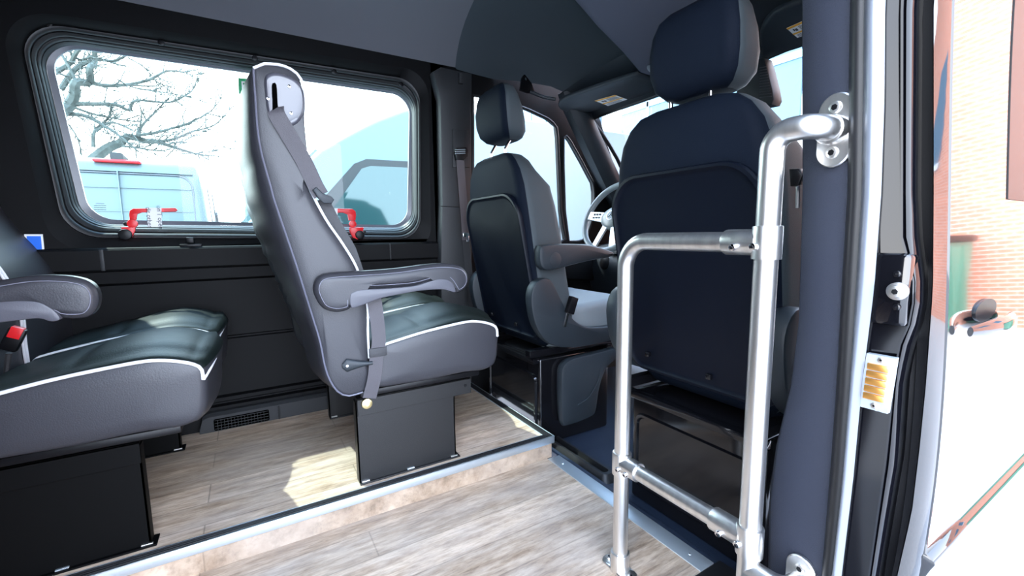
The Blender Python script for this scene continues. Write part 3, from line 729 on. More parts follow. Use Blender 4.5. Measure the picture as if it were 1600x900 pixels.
    strap(b, bl, (.86, -.2, .5), .040, .0012); sb = obj('shoulder_belt', b, belt, t, angle=60)
    b = B(); c = V3(ony(506, 306, SY-.010)); rings = []
    prism(b, pxy([(488, 297), (494, 292), (504, 302), (516, 306), (522, 312), (518, 318), (506, 318), (497, 310)], SY-.01), SY-.016, SY-.004, bev=.003); obj('belt_adjuster', b, dashm, sb)
    b = B(); bl = [ony(*q, SY+.02) for q in ((504, 310), (520, 342), (548, 390), (560, 425))]
    strap(b, [tuple(p) for p in bl], (.86, -.1, .3), .030, .0012); obj('belt_webbing', b, belt_d, sb)
    b = B(); bl = [ony(*q, y) for q, y in (((584, 462), SY-.012), ((588, 490), SY-.013), ((592, 530), SY-.013), ((588, 560), SY-.014), ((585, 590), SY-.012), ((577, 622), SY-.006))]
    strap(b, [tuple(p) for p in cr_spline([np.array(p) for p in bl], 5, closed=False)], (1, 0, .1), .040, .0014); lb = obj('lap_belt', b, belt, t, angle=60)
    c = V3(ony(590, 550, SY-.014)); b = B(); box(b, (c.x-.024, c.y-.006, c.z-.013), (c.x+.026, c.y+.003, c.z+.013), .002); obj('belt_keeper', b, belt_d, lb)
    # buckle between the two seats
    yb = SY+W-.02
    b = B(); tube(b, [(.31, yb, .38), (.335, yb, .44), (.35, yb-.01, .50)], .006, 8); bk = obj('buckle_stalk', b, belt_d, t)
    b = B(); box(b, (-.017, -.010, -.03), (.017, .010, .03), .005); mt = Matrix.Translation((.362, yb-.012, .535)) @ Matrix.Rotation(.45, 4, 'Y'); bmesh.ops.transform(b, matrix=mt, verts=b.verts); bkb = obj('buckle', b, blackp, bk)
    b = B(); box(b, (-.012, -.0115, .004), (.012, .006, .0325), .002); bmesh.ops.transform(b, matrix=mt, verts=b.verts); obj('release_button', b, red, bkb)
    # recline lever
    b = B(); pv = V3(ony(542, 571, SY-.008)); en = V3(ony(582, 567, SY-.016))
    rings = []; d = (en-pv); 
    for k in range(13):
        s = k/12; ce = pv+d*s; w = .014*(1-s)**1.6+.0055
        rings.append([ce+Vector((0, .006*math.cos(a), 0))+Vector((-d.z, 0, d.x)).normalized()*w*math.sin(a) for a in [2*PI*j/12 for j in range(12)]])
    e0 = [pv+Vector((-.012*1, 0, 0))+(q-pv)*.35 for q in rings[0]]
    loft(b, [e0]+rings); lv = obj('recline_lever', b, dashm, t)
    cyl_b = B(); cyl(cyl_b, pv+Vector((0, -.004, 0)), (0, -1, 0), .0035, .003, 16); obj('screw', cyl_b, chrome, lv)
    # pedestal: two side plates with flanges, angle bars on top
    px0, px1 = .247, .573
    for (ya, yb2, nm) in ((1.352, 1.390, 'near'), (1.935, 1.975, 'far')):
        b = B(); box(b, (px0, ya, .004), (px1, ya+.004, .265)); box(b, (px0, ya, .004), (px0+.004, yb2, .265)); box(b, (px1-.004, ya, .004), (px1, yb2, .265))
        box(b, (px0, ya-.010, 0), (px1+.012, yb2, .005), .001)
        lg = obj('pedestal_plate', b, seatmat, t, smooth=False)
        for x in (px0+.018, .41, px1-.008):
            b = B(); box(b, (x-.012, ya-.006, .005), (x+.012, ya+.001, .009), .001); obj('weld_mark', b, steel if x != .41 else alum, lg, smooth=False)
        b = B(); box(b, (px0+.005, ya-.006, .222), (.634, ya-.001, .277), .001); box(b, (px0+.005, ya-.006, .272), (.634, ya+.03, .277), .001)
        bar_ = obj('angle_bar', b, seatmat, t, smooth=False)
        c = (.612, ya-.0062, .253); b = B(); cyl(b, c, (0, -1, 0), .006, .0006, 16); obj('bolt_hole', b, blackp, bar_)
    b = B()
    for x in (.28, .53): box(b, (x, 1.36, .262), (x+.04, 2.0, .29), .002)
    obj('crossbar', b, seatmat, t)
    b = B(); box(b, (.26, 1.33, .285), (.66, 2.10, .305), .004); obj('seat_pan', b, blackp, t)
    c = ony(573, 630, 1.345); b = B(); cyl(b, c, (0, -1, 0), .0165, .008, 24, bev=.003); bt = obj('belt_bolt', b, gold, t)
    b = B(); cyl(b, V3(c)+Vector((0, -.008, 0)), (0, -1, 0), .007, .002, 6); obj('bolt_head', b, gold, bt)
    return t
benchA = make_bench()
benchA['label'] = 'black leather bench seat with white piping, its tall backrest in front of the side window'
benchB = dup(benchA, (-.836, 0, 0), 'black leather bench seat cut off by the left photo edge, behind the other bench')
make_arm(benchA, False); make_arm(benchB, True)
for ch in benchB.children:
    if ch.name.startswith('buckle_stalk'): ch.location = (-.045, -.12, -.01)
    if ch.name.startswith('pedestal_plate'): ch.data = ch.data.copy(); ch.data.materials[0] = shaded_steel  # rear bench legs get the steel with shade painted in
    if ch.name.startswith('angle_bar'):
        ch.data = ch.data.copy(); ch.data.materials[0] = shaded_steel
        for v_ in ch.data.vertices: v_.co.x = min(v_.co.x, .163)
        for g2_ in list(ch.children): bpy.data.objects.remove(g2_)

# ---------------------------------------------------------------- cab seats
def srect(cx, cy, hw, hd, r, z, n=6):
    return [(p[0], p[1], z) for p in rrect(cx-hd, cx+hd, cy-hw, cy+hw, r, n)]
def make_cab_seat(yc, X0, label, armrest):
    """X0: rear plane of the back at z=.65; leans back going up"""
    t = thing('driver_seat' if armrest else 'passenger_seat', label, 'car seat', (X0+.2, yc, -.115))
    def xr(z): return X0-(z-.65)*.17+.06*max(0, (.50-z))*1.5
    rings = []
    prof = [(.30, .20, .055), (.33, .225, .065), (.40, .245, .075), (.55, .250, .075), (.75, .250, .072), (.88, .246, .068), (.96, .236, .062), (1.02, .215, .055), (1.06, .185, .048), (1.085, .150, .038), (1.098, .10, .02)]
    for z, hw, hd in prof:
        cx = xr(z)+.075; rr_ = []
        for p in rrect(cx-hd, cx+hd, yc-hw, yc+hw, min(hd*.8, .05), 6):
            # front side bolsters: push the outer front forward
            w = abs(p[1]-yc)/hw
            dx = (.045*max(0, (w-.55)/.45) if p[0] > cx and .38 < z < .98 else 0)
            rr_.append((p[0]+dx, p[1], z))
        rings.append(rr_)
    b = B(); loft(b, rings); bk = obj('backrest', b, fabric, t, angle=60); bk.data.materials.append(fabric_grey)
    for pl in bk.data.polygons:
        if 3 < pl.index % 28 < 24 and pl.index < 28*10: pl.material_index = 1
    # moulded rear shell below the ridge
    b = B(); sh = rrect(yc-.236, yc+.236, .335, .925, (.05, .05, .10, .10), 8)
    rg = []
    for k, off in ((1.0, .0), (1.0, -.010), (.985, -.016), (.955, -.017), (.93, -.011), (.90, -.009), (.5, -.009)):
        rr_ = []
        for (y, z) in sh:
            zc = .63; y2 = yc+(y-yc)*k; z2 = zc+(z-zc)*(1-(1-k)*.8)
            arch = .012*(1-((y2-yc)/.24)**2) if z2 > .8 else 0
            rr_.append((xr(z2)+.075-.072+off, y2, z2+arch))
        rg.append(rr_)
    loft(b, rg); obj('rear_shell', b, shell, t, angle=35)
    for yy, zz in ((yc+.15, .40), (yc-.06, .385)):
        b = B(); box(b, (xr(zz)-.018, yy-.008, zz-.012), (xr(zz)-.006, yy+.008, zz+.004), .003); obj('shell_clip', b, glossblk, t)
    # headrest
    b = B(); rg = []; hz0 = 1.13
    xh = xr(1.1)+.085; yh = yc-(.012 if armrest else .026)
    for k, (dz, hw, hd, fx) in enumerate([(0, .075, .03, .02), (.008, .10, .045, .014), (.03, .122, .055, .006), (.07, .132, .056, -.004), (.12, .132, .052, -.012), (.165, .124, .044, -.018), (.195, .108, .034, -.02), (.212, .08, .02, -.02)]):
        rg.append(srect(xh+fx, yh, hw, hd, min(hd*.75, .035), hz0+dz+(.025 if armrest else -.016)))
    loft(b, rg); hr = obj('headrest', b, fabric, t, angle=60); hr.data.materials.append(fabric_grey)
    for pl in hr.data.polygons:
        if 3 < pl.index % 28 < 24 and pl.index < 28*7: pl.material_index = 1
    for s in (-1, 1):
        b = B(); tube(b, fillet([(xr(1.07)+.075, yc+s*.06, 1.06), (xr(1.07)+.072, yc+s*.06, 1.12), (xh+.02, yc+s*.06, 1.165)], .01), .006, 10); po = obj('headrest_post', b, chrome, hr)
        b = B(); cyl(b, (xr(1.07)+.075, yc+s*.06, 1.088), (0, 0, 1), .012, .010, 16, bev=.003); obj('post_sleeve', b, blackp, po)
    # cushion
    b = B(); rg = []
    for x, z0, z1, hw in [(X0+.10, .30, .42, .20), (X0+.14, .28, .455, .235), (X0+.25, .275, .455, .245), (X0+.40, .28, .465, .245), (X0+.50, .29, .475, .24), (X0+.56, .31, .465, .225), (X0+.58, .34, .43, .20)]:
        rr_ = []
        for p in rrect(yc-hw, yc+hw, z0, z1, .045, 6):
            w = abs(p[0]-yc)/hw; rr_.append((x, p[0], p[1]+(.025*w**3 if p[1] > .4 else 0)))
        rg.append(rr_)
    loft(b, rg); cu = obj('cushion', b, cushg if armrest else fabric, t, angle=60)
    # side shields with hinge cover
    for s in (-1, 1):
        y = yc+s*.252
        sp = [(X0-.02, .52), (X0-.005, .575), (X0+.035, .60), (X0+.08, .585), (X0+.13, .50), (X0+.18, .43), (X0+.25, .385), (X0+.36, .37), (X0+.5, .37), (X0+.52, .34), (X0+.50, .31), (X0+.25, .30), (X0+.12, .315), (X0+.05, .35), (X0+.0, .42)]
        b = B(); bulge_prism(b, resample(cr_spline(sp, 4), 60), y-s*.02, y+s*.028, lambda *a: 0, layers=1, edge=.008); obj('side_shield', b, dashm, t)
    # buckle on the inner side
    s = -1 if armrest else 1; y = yc+s*.292
    b = B(); tube(b, [(X0+.13, y, .40), (X0+.145, y, .455)], .006, 8); bs = obj('buckle_stalk', b, chrome, t)
    b = B(); box(b, (-.018, -.012, -.035), (.018, .012, .035), .004); bmesh.ops.transform(b, matrix=Matrix.Translation((X0+.165, y, .485)) @ Matrix.Rotation(.35, 4, 'Y'), verts=b.verts); obj('buckle', b, blackp, bs)
    if armrest:
        y = yc-.255
        ap = [(X0+.005, .715), (X0+.02, .728), (X0+.12, .732), (X0+.25, .725), (X0+.36, .700), (X0+.385, .688), (X0+.37, .672), (X0+.25, .660), (X0+.12, .640), (X0+.06, .630), (X0+.02, .638), (X0+.005, .665)]
        b = B(); bulge_prism(b, resample(cr_spline(ap, 5), 60), y-.05, y-.002, lambda *a: 0, layers=2, edge=.014); ar = obj('armrest', b, dashm, t)
        b = B(); cyl(b, (X0+.075, y-.048, .672), (0, -1, 0), .028, .004, 24, bev=.002); obj('pivot_cap', b, dashm, ar)
    # seat frame rails and steel seat box
    b = B(); box(b, (X0+.0, yc-.235, .275), (X0+.50, yc-.20, .305), .004); box(b, (X0+.0, yc+.20, .275), (X0+.50, yc+.235, .305), .004); box(b, (X0+.02, yc-.23, .245), (X0+.05, yc+.23, .268), .003); box(b, (X0+.42, yc-.23, .262), (X0+.45, yc+.23, .28), .003)
    obj('seat_rail', b, glossblk, t)
    xb = X0+.055
    b = B(); box(b, (xb, yc-.225, -.115), (xb+.38, yc+.225, .262), .012, 3)
    bx = obj('seat_box', b, glossblk, t, angle=50)
    b = B(); rg = []
    for k, x in ((1, .0), (.985, -.010), (.95, -.010), (.93, -.003), (.5, -.003)):
        rg.append([(xb+x, yc+(p[0]-yc)*k, .065+(p[1]-.065)*(1-(1-k)*1.6)) for p in rrect(yc-.205, yc+.205, -.06, .19, .03, 6)])
    loft(b, rg); obj('box_panel', b, glossblk, bx, angle=40)
    if armrest:
        y = yc-.235
        cp = [(xb+.075, .20), (xb+.09, .235), (xb+.13, .255), (xb+.26, .262), (xb+.40, .262), (xb+.40, .22), (xb+.33, .18), (xb+.29, .10), (xb+.27, .0), (xb+.24, -.025), (xb+.12, -.035), (xb+.085, -.02), (xb+.075, .08)]
        b = B(); bulge_prism(b, resample(cr_spline(cp, 4), 70), y-.04, y+.005, lambda *a: 0, layers=1, edge=.018); cv = obj('base_cover', b, dashm, t)
        b = B(); tube(b, cr_spline([np.array(q) for q in [(xb+.16, y-.041, .05), (xb+.22, y-.043, .075), (xb+.27, y-.041, .13), (xb+.285, y-.039, .18)]], 6, closed=False), .0035, 8); obj('molded_line', b, dashm, cv)
    return t
make_cab_seat(1.665, .935, "driver's seat with grey side panels, pale cushion and a folding armrest, beyond the wooden floor", True)
make_cab_seat(.775, 1.005, 'large dark passenger seat seen from behind, between the steel rail and the windscreen', False)

# ---------------------------------------------------------------- steel grab rail
RX = .755; TR = .0190
gr = thing('grab_rail', 'brushed steel tube guard rail standing beside the open doorway', 'grab rail', (RX, .6, ZLO))
PL = onx(972, 893, RX); yL = .742; yR = .418; zT = onx(1100, 378, RX)[2]; zB = .162
zB = (onx(994, 738, RX)[2]+onx(1118, 809, RX)[2])/2
b = B(); tube(b, fillet([(RX, yL, ZLO), (RX, yL, zT), (RX, yR+.01, zT)], .062, 10), TR*.98, 20); obj('corner_tube', b, steel, gr)
ztop = onx(1230, 203, RX)[2]
pc = V3(onx(1308, 204, .795)); 
b = B(); tube(b, fillet([(RX, yR, ZLO-.02), (RX, yR, ztop), (RX, pc.y+.012, ztop-.001), (pc.x, pc.y, pc.z)], .055, 10), TR, 20); obj('tall_tube', b, steel, gr)
b = B(); tube(b, [(RX, yL, zB), (RX, yR, zB)], TR*.92, 20); obj('cross_tube', b, steel, gr)
def fitting(y, z, s, L=.062):
    b = B(); cyl(b, (RX, y, z-.028), (0, 0, 1), TR*1.22, .056, 24, bev=.002)
    cyl(b, (RX, y+s*TR*.6, z), (0, s, 0), TR*1.20, L, 24, bev=.002)
    f = obj('pipe_fitting', b, steel, gr, angle=35)
    for c in ((RX-TR*1.15, y+s*TR*.5, z-.006), (RX-TR*1.12, y+s*(L*.75), z-.008)):
        b = B(); cyl(b, c, (-1, 0, -.15), .0062, .006, 18, bev=.0015); sc_ = obj('set_screw', b, chrome, f)
        b = B(); cyl(b, V3(c)+Vector((-.006, 0, -.001)), (-1, 0, -.15), .0028, .0008, 6); obj('socket', b, blackp, sc_, smooth=False)
fitting(yR, zT, 1); fitting(yL, zB, -1, .045); fitting(yR, zB, 1, .062)
# wall flange plates
def flange(c, n_, name='wall_flange'):
    n_ = Vector(n_).normalized(); w = Vector((0, 0, 1)).cross(n_).normalized(); b = B()
    rg = []
    for k, h in ((1, 0), (1, .005), (.93, .0068), (.5, .0068)):
        rg.append([c+n_*h+w*p[0]*k+Vector((0, 0, 1))*(p[1]*(1-(1-k)*.45)) for p in rrect(-.0255, .0255, -.056, .056, .0254, 8)])
    loft(b, rg); f = obj(name, b, steel, gr, angle=40)
    for s in (-1, 1):
        q = c+n_*.0068+Vector((0, 0, s*.034)); b = B(); cyl(b, q, n_, .0095, .0035, 20, r2=.0085, bev=.001); s1 = obj('bolt', b, steel, f)
        b = B(); cyl(b, q+n_*.0033, n_, .0048, .0006, 6); obj('socket', b, blackp, s1, smooth=False)
    b = B(); cyl(b, c, n_, TR*1.18, .022, 24, bev=.002); obj('socket_collar', b, steel, f)
nn = Vector((-1, .10, 0))
flange(V3(onx(1307, 204, .800)), nn)
flange(V3(onx(1252, 914, .800)), nn)
lowc = V3(onx(1252, 914, .795)); b = B(); tube(b, fillet([(RX, yR, lowc.z), (RX, lowc.y+.012, lowc.z), (lowc.x, lowc.y, lowc.z)], .03), TR, 18); obj('lower_stub', b, steel, gr)
# floor foot with side flange
b = B(); cyl(b, (RX, yL, ZLO), (0, 0, 1), TR*1.25, .05, 24, bev=.002); ft = obj('floor_socket', b, steel, gr)
b = B(); rg = [[(RX+p[0], yL+p[1], ZLO+h) for p in rrect(-.022*k, .022*k, -.052*k, .052*k, .021*k, 8)] for k, h in ((1, 0), (1, .005), (.92, .007), (.4, .007))]; loft(b, rg); obj('foot_plate', b, steel, ft, angle=40)
for s in (-1, 1):
    screw('bolt', (RX, yL+s*.039, ZLO+.007), (0, 0, 1), .008, steel, ft)

# ---------------------------------------------------------------- steering wheel, dashboard
ax = Vector((-.90, -.05, .42)).normalized(); wc = V3(onx(958, 339, 1.60)); su = ax.orthogonal()
wx = Vector((0, 1, 0)); wx = (wx-ax*wx.dot(ax)).normalized(); wy = ax.cross(wx)
if wy.z < 0: wy = -wy
def wp(a, c, h=0): return wc+wx*a+wy*c+ax*h
sw = thing('steering_wheel', 'grey multi-spoke steering wheel ahead of the driver seat', 'steering wheel', tuple(wc))
b = B(); tube(b, [wp(.185*math.cos(a), .185*math.sin(a)) for a in [2*PI*k/60 for k in range(60)]], .0155, 12, closed=True); obj('rim', b, wheelm, sw)
b = B(); rg = []
for k, h in ((1.0, -.03), (1.02, -.01), (.97, .004), (.8, .014), (.45, .02), (.1, .021)):
    rg.append([wp((.075+.006*math.cos(2*a))*k*math.cos(a), .062*k*math.sin(a)-.004, h) for a in [2*PI*j/40 for j in range(40)]])
loft(b, rg); hub = obj('hub', b, wheelm, sw)
b = B(); tube(b, [wp(.024*math.cos(a), .024*math.sin(a), .021) for a in [2*PI*k/40 for k in range(40)]], .0016, 6, closed=True)
for k in range(3):
    a = PI/2+2*PI*k/3; p_ = wp(.024*math.cos(a), .024*math.sin(a), .022); q1 = wp(.004*math.cos(a+1.57), .004*math.sin(a+1.57), .022); q2 = wp(.004*math.cos(a-1.57), .004*math.sin(a-1.57), .022)
    vs = [b.verts.new(V3(q)) for q in (p_, q1, wp(0, 0, .0245))]; b.faces.new(vs); vs = [b.verts.new(V3(q)) for q in (p_, wp(0, 0, .0245), q2)]; b.faces.new(vs)
obj('badge', b, chrome, hub)
for s in (-1, 1):
    b = B(); pts = [(s*.06, .022), (s*.175, .030), (s*.178, -.012), (s*.06, -.03)]
    loft(b, [[wp(x, y, -.004) for x, y in pts], [wp(x, y, .008) for x, y in pts]]); sp = obj('spoke', b, wheell, sw, smooth=False)
    for k in range(6):
        b = B(); x = s*(.09+.02*(k % 3)); y = .012-.018*(k//3); pts = [(x-.006, y-.005), (x+.006, y-.005), (x+.006, y+.005), (x-.006, y+.005)]
        loft(b, [[wp(x_, y_, .008) for x_, y_ in pts], [wp(x_, y_, .011) for x_, y_ in pts]]); obj('button', b, blackp, sp, smooth=False)
    b = B(); pts = [(s*.012, -.05), (s*.045, -.05), (s*.075, -.170), (s*.05, -.178)]
    loft(b, [[wp(x, y, -.006) for x, y in pts], [wp(x, y, .005) for x, y in pts]]); obj('spoke', b, wheell, sw, smooth=False)
b = B(); tube(b, [wp(0, 0, -.02), wp(0, -.01, -.20)], .045, 16); obj('column', b, dashm, sw)
for s in (-1, 1):
    b = B(); tube(b, [wp(s*.04, .01, -.06), wp(s*.13, .03, -.055), wp(s*.17, .035, -.05)], .008, 8, rr=[.006, .008, .010]); obj('stalk', b, dashm, sw)
db = thing('dashboard', 'dark grey dashboard below the windscreen ahead of the steering wheel', 'dashboard', (1.9, 1.22, -.1))
b = B(); dp = [(1.86, .20), (1.80, .42), (1.76, .56), (1.775, .64), (1.84, .69), (1.98, .72), (2.25, .735), (2.36, .72), (2.36, .10), (2.0, .05)]
bulge_prism(b, resample(cr_spline(dp, 4), 60), .42, 2.06, lambda *a: 0, layers=2, edge=.02); obj('dash_body', b, dashm, db)
b = B(); hd_ = [(1.76, .655), (1.80, .72), (1.86, .755), (1.96, .77), (2.05, .755), (2.08, .70), (1.9, .66)]
bulge_prism(b, resample(cr_spline(hd_, 4), 40), 1.45, 1.90, lambda i, p, n, v: .0, layers=6, edge=.03); obj('instrument_hood', b, dashm, db)
b = B(); box(b, (1.745, 1.02, .40), (1.80, 1.34, .66), .015); obj('centre_screen', b, glossblk, db)
for y in (1.90, .55):
    b = B(); c = V3((1.772, y, .60)); cyl(b, c, (-1, 0, .2), .04, .012, 24, bev=.004); obj('air_vent', b, blackp, db)

# ---------------------------------------------------------------- sun visors and labels
def onpl(px, py, z0=1.46, sl=-.16, x0=1.5):
    d = ray(px, py); t = (z0-sl*x0-CAM[2])/(d[2]-sl*d[0]); return CAM+d*t
def visor(name, pts, label, lab, z0=1.455):
    P = [onpl(a, c, z0) for a, c in pts]; P = resample(cr_spline(P, 4), 50); c = sum(P)/len(P)
    t = thing(name, label, 'sun visor', tuple(c)); b = B(); rg = []
    for k, h in ((.90, .022), (.985, .018), (1, .009), (.985, .001), (.93, -.002), (.5, -.003)):
        rg.append([V3(c+(p-c)*k)+Vector((0, 0, h)) for p in P])
    loft(b, rg); pn = obj('visor_panel', b, dashm, t, angle=50)
    L = [onpl(a, q, z0)+np.array([0, 0, -.0045]) for a, q in lab]
    def bl(u, v): return V3(L[0]*(1-u)*(1-v)+L[1]*u*(1-v)+L[2]*u*v+L[3]*(1-u)*v)
    def quad(u0, u1, v0, v1, m, nm, par, h):
        b = B(); q = [bl(u0, v0), bl(u1, v0), bl(u1, v1), bl(u0, v1)]
        loft(b, [[p+Vector((0, 0, -h)) for p in q], [p+Vector((0, 0, -h+.0006)) for p in q]]); return obj(nm, b, m, par, smooth=False)
    w_ = quad(0, 1, 0, 1, white, 'warning_label', t, 0)
    quad(0, 1, 0, .13, orange, 'orange_band', w_, .0008); quad(0, 1, .56, .67, orange, 'orange_band', w_, .0008)
    for k in range(5): quad(.45, .93, .20+.07*k, .225+.07*k, plate_m, 'print_line', w_, .0008)
    for k in range(3): quad(.1, .8, .74+.08*k, .765+.08*k, plate_m, 'print_line', w_, .0008)
    quad(.16, .22, .25, .42, inkm, 'print_mark', w_, .0008); quad(.24, .34, .28, .46, inkm, 'print_mark', w_, .0008)
    return t
visor('sun_visor', [(872, 167), (876, 158), (900, 148), (985, 120), (1005, 119), (1022, 128), (1024, 140), (1010, 148), (920, 176), (898, 178), (880, 174)], 'dark folded sun visor with a warning label above the driver side windscreen', [(929, 156), (961, 147), (980, 154), (950, 164)])
visor('sun_visor', [(1188, 52), (1200, 30), (1225, 14), (1300, -10), (1330, 0), (1330, 40), (1300, 58), (1200, 90), (1190, 80)], 'dark sun visor with a cropped warning label, half behind the navy door pillar', [(1229, 42), (1262, 27), (1280, 45), (1246, 57)])
# hinge of the visor, coat hook
hk = thing('coat_hook', 'small black coat hook above the driver door window', 'coat hook', tuple(ony(820, 128, 2.06)))
b = B(); L = pxy([(812, 141), (815, 122), (818, 117), (824, 118), (830, 130), (834, 143), (825, 146)], 2.05); hole = [(lambda q: (q[0]+.007*math.cos(a), q[2]+.007*math.sin(a)))(ony(821, 124, 2.05)) for a in [2*PI*k/12 for k in range(12)]]
plate(b, L, [hole], 2.045, 2.055); obj('hook_plate', b, blackp, hk, smooth=False)
b = B(); tube(b, [ony(828, 143, 2.04), ony(850, 152, 2.02), ony(868, 155, 1.98)], .010, 8); obj('grab_bar', b, dashm, hk)
# sensor housing beside the headrest, below the header
sh = thing('sensor_housing', 'grey ribbed camera housing on the windscreen beside the large headrest', 'sensor housing', tuple(onx(1200, 130, 1.70)))
def pyz(pts, X): return [(lambda q: (q[1], q[2]))(onx(a, c, X)) for a, c in pts]
b = B(); L = pyz([(1150, 95), (1193, 90), (1199, 108), (1207, 140), (1209, 155), (1205, 163), (1180, 168), (1150, 165)], 1.66); prism(b, L, 1.66, 1.72, plane='x', bev=.006); hs = obj('housing', b, dashm, sh)
for k in range(12):
    b = B(); tube(b, [onx(1187, 106+k*4.2, 1.657), onx(1197+k*.8, 104+k*4.2, 1.657)], .0013, 6); obj('rib', b, plate_m, hs)

# ---------------------------------------------------------------- seat belt on the left pillar
sbt = thing('seat_belt', 'grey driver seat belt hanging from the left pillar', 'seat belt', tuple(ony(720, 300, 2.03)))
b = B(); prism(b, pxy([(708, 238), (712, 232), (726, 231), (729, 236), (728, 246), (722, 252), (711, 251)], 2.035), 2.012, 2.038, bev=.004); obj('belt_loop', b, blackp, sbt)
b = B()
for k in range(3): tube(b, [ony(711, 234+k*3, 2.010), ony(727, 233.5+k*3, 2.010)], .0028, 6)
obj('loop_ribs', b, alum, sbt)
b = B(); bl = [ony(719, 250, 2.015), ony(722, 290, 2.02), ony(726, 340, 2.025), ony(728, 375, 2.028)]
strap(b, bl, (1, 0, .08), .042, .0012); obj('webbing', b, belt, sbt, angle=60)
b = B(); bl = [ony(728, 375, 2.028), ony(732, 420, 2.03), ony(738, 470, 2.03), ony(746, 560, 2.03)]
strap(b, bl, (.6, -.8, 0), .040, .0012); obj('webbing', b, belt_d, sbt, angle=60)
c = V3(ony(727, 367, 2.02)); b = B(); box(b, (c.x-.016, c.y-.010, c.z-.010), (c.x+.022, c.y+.01, c.z+.012), .004); box(b, (c.x+.002, c.y-.012, c.z-.035), (c.x+.016, c.y-.006, c.z-.005), .003); obj('latch_tongue', b, chrome, sbt)
# belt guide right of the passenger seat
pbt = thing('seat_belt', 'dark seat belt guide between the passenger seat and the navy pillar', 'seat belt', tuple(onx(1250, 275, .95)))
b = B(); L = pyz([(1240, 265), (1256, 264), (1262, 275), (1256, 290), (1242, 292)], .95); prism(b, L, .93, .95, plane='x', bev=.004); obj('belt_loop', b, blackp, pbt)
b = B(); tube(b, fillet([onx(1238, 270, 1.0), onx(1247, 292, .98), onx(1246, 325, .98)], .02), .004, 8); obj('cable', b, plate_m, pbt)

# ---------------------------------------------------------------- emergency window handles, stickers
def handle(px, py, flip, label):
    f = -1 if flip else 1
    t = thing('emergency_handle', label, 'emergency handle', tuple(ony(px, py, 2.12)), 'red emergency window handles')
    R = lambda pts: pxy([(px+f*a, py+c) for a, c in pts], 2.115)
    b = B(); prism(b, R([(-4, -5.5), (-5, -14), (-4, -20), (1, -23.5), (67, -24.5), (71, -21.5), (68, -18.5), (15, -17.5), (8, -14.5), (6.5, -5.5)]), 2.108, 2.116, bev=.002); lv = obj('lever', b, red, t)
    b = B(); prism(b, R([(-16, 5.5), (6, 5.5), (5.5, 12), (1, 21), (-7, 24.5), (-15, 12)]), 2.098, 2.108, bev=.002); obj('hook', b, red, t)
    c = ony(px, py, 2.11); b = B(); cyl(b, c, (0, -1, 0), .016, .006, 20, bev=.002); obj('pivot', b, red, t)
    c = ony(px-f*11, py+17, 2.10); b = B(); cyl(b, c, (0, -1, 0), .020, .012, 24, bev=.004); obj('knob', b, blackp, t)
    S0 = R([(24.5, -24.5), (46, -24.5), (47, 5), (24.5, 5.5)]); b = B(); prism(b, S0, 2.101, 2.104); tg_ = obj('paper_tag', b, white, t, smooth=False)
    xs = sorted(p[0] for p in S0); zs = sorted(p[1] for p in S0); xm = (xs[0]+xs[-1])/2; zm = (zs[0]+zs[-1])/2
    for dx, tx in ((.016, "on'T open"), (-.016, 'dit other')):
        text(tx, .021, frame((xm+dx, 2.1005, zm), (0, 0, -1), (1, 0, 0)), inkm, tg_)
    return t
handle(207, 349.5, False, 'red emergency window handle with a white paper tag, left of the backrest')
handle(551, 350, True, 'red emergency window handle just right of the bench backrest, mostly hidden')
b = B(); L = pxy([(372, 122), (412, 126), (412, 152), (373, 147)], 2.196); prism(b, L, 2.192, 2.1955); es = tag(obj('exit_sticker', b, green, smooth=False), 'small green sticker on the side window beside the bench backrest', 'sticker')
c = ony(385, 135, 2.1915); text('Exit', .045, frame((c[0]+.015, 2.1915, c[2]), (1, 0, -.02), (0, 0, 1)), white, es)
b = B(); L = pxy([(38, 366), (67, 366), (70, 394), (42, 394)], 2.098); prism(b, L, 2.096, 2.099); bs_ = tag(obj('blue_sticker', b, white, smooth=False), 'blue and white sticker on the black wall below the window corner', 'sticker')
b = B(); L = pxy([(42, 369), (64, 369), (66, 390), (45, 390)], 2.097); prism(b, L, 2.0945, 2.0965); obj('blue_field', b, blue, bs_, smooth=False)
gm = None
for k in range(4):
    b = B(); x0_, x1_ = (150, 163) if k == 0 else (147, 166); q = ony(x0_, 318+k*3.2, 2.196); q2 = ony(x1_, 318+k*3.2, 2.196)
    box(b, (q[0], 2.1945, q[2]-.001), (q2[0], 2.195, q[2]+.001))
    o = obj('glass_mark', b, stitch, w1, smooth=False)

